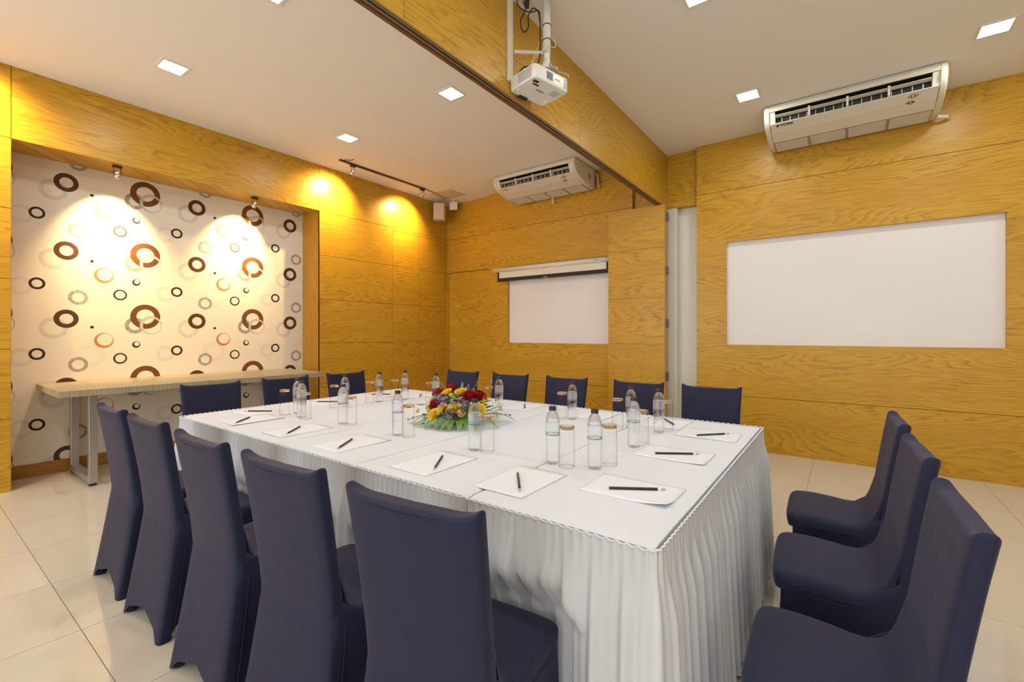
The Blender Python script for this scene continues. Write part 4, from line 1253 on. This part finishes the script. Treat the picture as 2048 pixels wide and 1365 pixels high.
def put(name, me, p, d, sc_=1.0, spin=0):
    o = link(name, me, fa, loc=p); d = Vector(d).normalized()
    o.rotation_mode = 'QUATERNION'
    from mathutils import Quaternion
    o.rotation_quaternion = d.to_track_quat('Z', 'Y') @ Quaternion((0, 0, 1), spin); o.scale = (sc_,) * 3
    return o
rnd = random.Random(3)
def outward(p): return Vector((p[0], p[1], p[2] * 1.1 + .03))
def stalk(p, r=.0018):
    p = Vector(p); a = Vector((p.x * .25, p.y * .25, .03))
    MB().tube([a, a.lerp(p, .5) + Vector((0, 0, .012)), p], r, 5).build('stalk', 'stem', fa)
sets = [('red_rose', ROSE, [(-.073, -.024, .195), (-.059, -.173, .120), (.112, -.072, .165), (.140, -.020, .165), (-.128, -.074, .170)], 1.15),
        ('yellow_rose', YEL, [(-.050, -.093, .182), (.044, -.072, .190), (.149, .004, .160), (.094, -.170, .117), (.024, -.198, .108), (-.030, -.215, .072), (.190, -.069, .106)], 1.2),
        ('lime_bud', BUD, [(.025, -.131, .172), (.112, -.159, .124), (.074, -.191, .110), (.029, -.210, .095), (-.079, -.200, .088), (.124, -.032, .176), (.126, .016, .178), (.177, -.031, .140),
                           (.019, -.218, .084), (-.190, -.180, .072), (-.114, -.068, .186), (.179, .086, .04), (.16, -.06, .13), (-.10, -.19, .10), (.035, -.125, .16)], 1.0),
        ('cream_rose', CRE, [(-.131, -.089, .165), (-.149, -.117, .135), (.133, -.165, .090)], 1.0),
        ('salmon_flower', PIN, [(.098, -.127, .155), (.068, -.199, .100)], 1.0),
        ('mauve_florets', PUR, [(-.119, -.076, .160), (-.017, -.145, .155), (-.104, -.113, .148), (.078, -.150, .140), (.115, -.118, .145), (.130, -.124, .130), (.001, -.182, .125),
                                (.080, -.198, .084), (.021, .002, .195), (-.06, -.13, .155), (-.04, -.16, .14)], 1.0),
        ('plum_florets', PLU, [(.108, -.190, .075), (.053, -.195, .104), (.135, -.148, .112), (.02, -.15, .145)], 1.0)]
for nm, me, pts, sc_ in sets:
    for p in pts:
        d = outward(p) + Vector((rnd.uniform(-.04, .04), rnd.uniform(-.04, .04), .04 if nm == 'red_rose' else 0))
        q = Vector(p) - d.normalized() * (.018 if 'rose' in nm else .008)
        put(nm, me, q, d, sc_ * rnd.uniform(.92, 1.1), rnd.uniform(0, 6)); 
        if nm in ('red_rose', 'yellow_rose'): stalk(q)
put('white_flower', WHI, (.20, .064, .100), (.7, .25, .35), 1.1); MB().tube([(.08, -.02, .06), (.15, .03, .075), (.20, .064, .102)], .0022, 6).build('stalk', 'stem', fa)
# foam base under the blooms
MB().lathe([(.085, 0), (.10, .012), (.105, .05), (.085, .085), (.04, .105)], 18).build('foam_base', 'green', fa, True)
# broad leaves
def leaf_me(name, L_, W_, m, cup=.2):
    mb = MB()
    def fn(u, v):
        x = L_ * v; ww = W_ * math.sin(PI * min(.999, v * .93 + .05)) ** .8
        y = (u - .5) * 2 * ww
        return (x, y, cup * abs(y) - .35 * L_ * v * v * .5 + .15 * L_ * v)
    return mb.grid(fn, 5, 8).mesh(name, m, True)
LEAF = leaf_me('broad_leaf', .062, .021, 'green')
for i in range(46):
    a = rnd.uniform(0, 2 * PI); el = rnd.uniform(.32, 1.3)
    rr_ = .14 * math.cos(el * .8); p = Vector((rr_ * math.cos(a), rr_ * math.sin(a), .02 + .125 * math.sin(el)))
    d = Vector((math.cos(a + rnd.uniform(-.6, .6)), math.sin(a + rnd.uniform(-.6, .6)), math.tan(min(1.1, el * .75)) * .7))
    o = link('broad_leaf', LEAF, fa, loc=p); o.rotation_mode = 'QUATERNION'; o.rotation_quaternion = d.to_track_quat('X', 'Z'); o.scale = (rnd.uniform(.8, 1.25),) * 3
# fern fronds
def frond(p0, p1, hgt, w0, name='fern_frond', m='fern'):
    mb = MB(); P0, P1 = Vector(p0), Vector(p1); n_ = 20
    mid = (P0 + P1) / 2 + Vector((0, 0, hgt))
    def B(t): return P0 * (1 - t) ** 2 + mid * 2 * t * (1 - t) + P1 * t * t
    mb.tube([B(k / 10) for k in range(11)], .0012, 4)
    for k in range(1, n_):
        t = k / n_; c = B(t); d = (B(min(1, t + .02)) - B(max(0, t - .02))).normalized()
        sd = d.cross(Vector((0, 0, 1))).normalized(); L_ = w0 * (1 - t) ** .75 * (.55 + .9 * min(t * 3, .5)) + .004
        for s in (-1, 1):
            e = (sd * s + d * .55).normalized(); pw = d * .0036
            mb.add([c - pw * .5, c + e * L_ * .5 - pw * .95 + Vector((0, 0, .002)), c + e * L_, c + e * L_ * .5 + pw * .95 + Vector((0, 0, .002)), c + pw * .6], [(0, 1, 2, 3, 4)])
            for q_ in (.35, .62):       # serrated side lobes
                cc = c + e * L_ * q_
                mb.add([cc - pw * .4, cc - pw * 1.9 + e * L_ * .16, cc + e * L_ * .2], [(0, 1, 2)]).add([cc + pw * .4, cc + e * L_ * .2, cc + pw * 1.9 + e * L_ * .16], [(0, 1, 2)])
    mb.build(name, m, fa)
for p0, p1, hg, w0 in [((-.03, -.10, .05), (-.123, -.277, .004), .05, .050), ((.04, -.12, .06), (.116, -.245, .004), .06, .055), ((.0, -.12, .05), (.03, -.262, .004), .05, .05), ((-.02, -.12, .05), (-.060, -.255, .004), .05, .05),
                       ((.10, -.05, .04), (.293, -.041, .004), .06, .040), ((.08, .06, .04), (.225, .20, .006), .05, .038), ((.06, -.10, .05), (.19, -.17, .004), .05, .05), ((-.10, -.03, .04), (-.25, -.10, .006), .05, .045),
                       ((-.05, .10, .04), (-.12, .26, .006), .05, .045), ((.02, .10, .04), (.08, .27, .006), .05, .045), ((-.10, .05, .04), (-.26, .10, .006), .05, .045), ((-.06, -.10, .05), (-.19, -.235, .004), .06, .045),
                       ((.0, -.12, .06), (-.02, -.285, .004), .05, .04), ((.05, -.12, .06), (.08, -.268, .004), .05, .045), ((.07, -.11, .05), (.165, -.215, .004), .05, .045)]:
    frond(p0, p1, hg, w0)
def eucalyptus(pts, r, n_):
    P = sm(pts, 6); mb = MB().tube(P, .0013, 4); rd = random.Random(n_)
    for k in range(n_):
        c = P[int((k + 1) / n_ * (len(P) - 1))]
        for s in (-1, 1):
            a = rd.uniform(0, 6); d = Vector((math.cos(a), math.sin(a), rd.uniform(-.3, .6))).normalized() ; q = d.to_track_quat('X', 'Z')
            rr_ = r * rd.uniform(.7, 1.1)
            mb.add([c + q @ Vector((rr_ * (1 + math.cos(t)), rr_ * .85 * math.sin(t), .15 * rr_ * math.cos(2 * t))) for t in [2 * PI * j / 8 for j in range(8)]], [tuple(range(8))])
    mb.build('eucalyptus_sprig', 'euca', fa)
eucalyptus([(-.05, -.08, .08), (-.14, -.14, .105), (-.225, -.165, .105)], .011, 9)
eucalyptus([(-.08, -.10, .05), (-.16, -.17, .05), (-.24, -.20, .02)], .012, 10)
eucalyptus([(-.02, -.14, .06), (-.06, -.20, .06), (-.07, -.25, .03)], .013, 8)
eucalyptus([(.10, -.02, .05), (.18, .05, .06), (.24, .14, .045)], .010, 10)
eucalyptus([(.03, -.10, .06), (.05, -.19, .06), (.06, -.24, .035)], .014, 7)
eucalyptus([(.06, -.02, .15), (.065, .02, .20), (.072, .052, .252)], .007, 7)
eucalyptus([(-.06, -.03, .14), (-.09, -.06, .20), (-.105, -.076, .230)], .007, 6)
eucalyptus([(.01, .0, .15), (.018, .008, .195), (.024, .018, .222)], .007, 5)
MB().grid(lambda u, v: (-.017 + .02 * math.sin(v * 1.6) + (u - .5) * .016 * math.sin(PI * v), -.012 + (u - .5) * .004, .17 + .07 * v), 4, 10).build('feather_leaf', 'euca', fa, True)
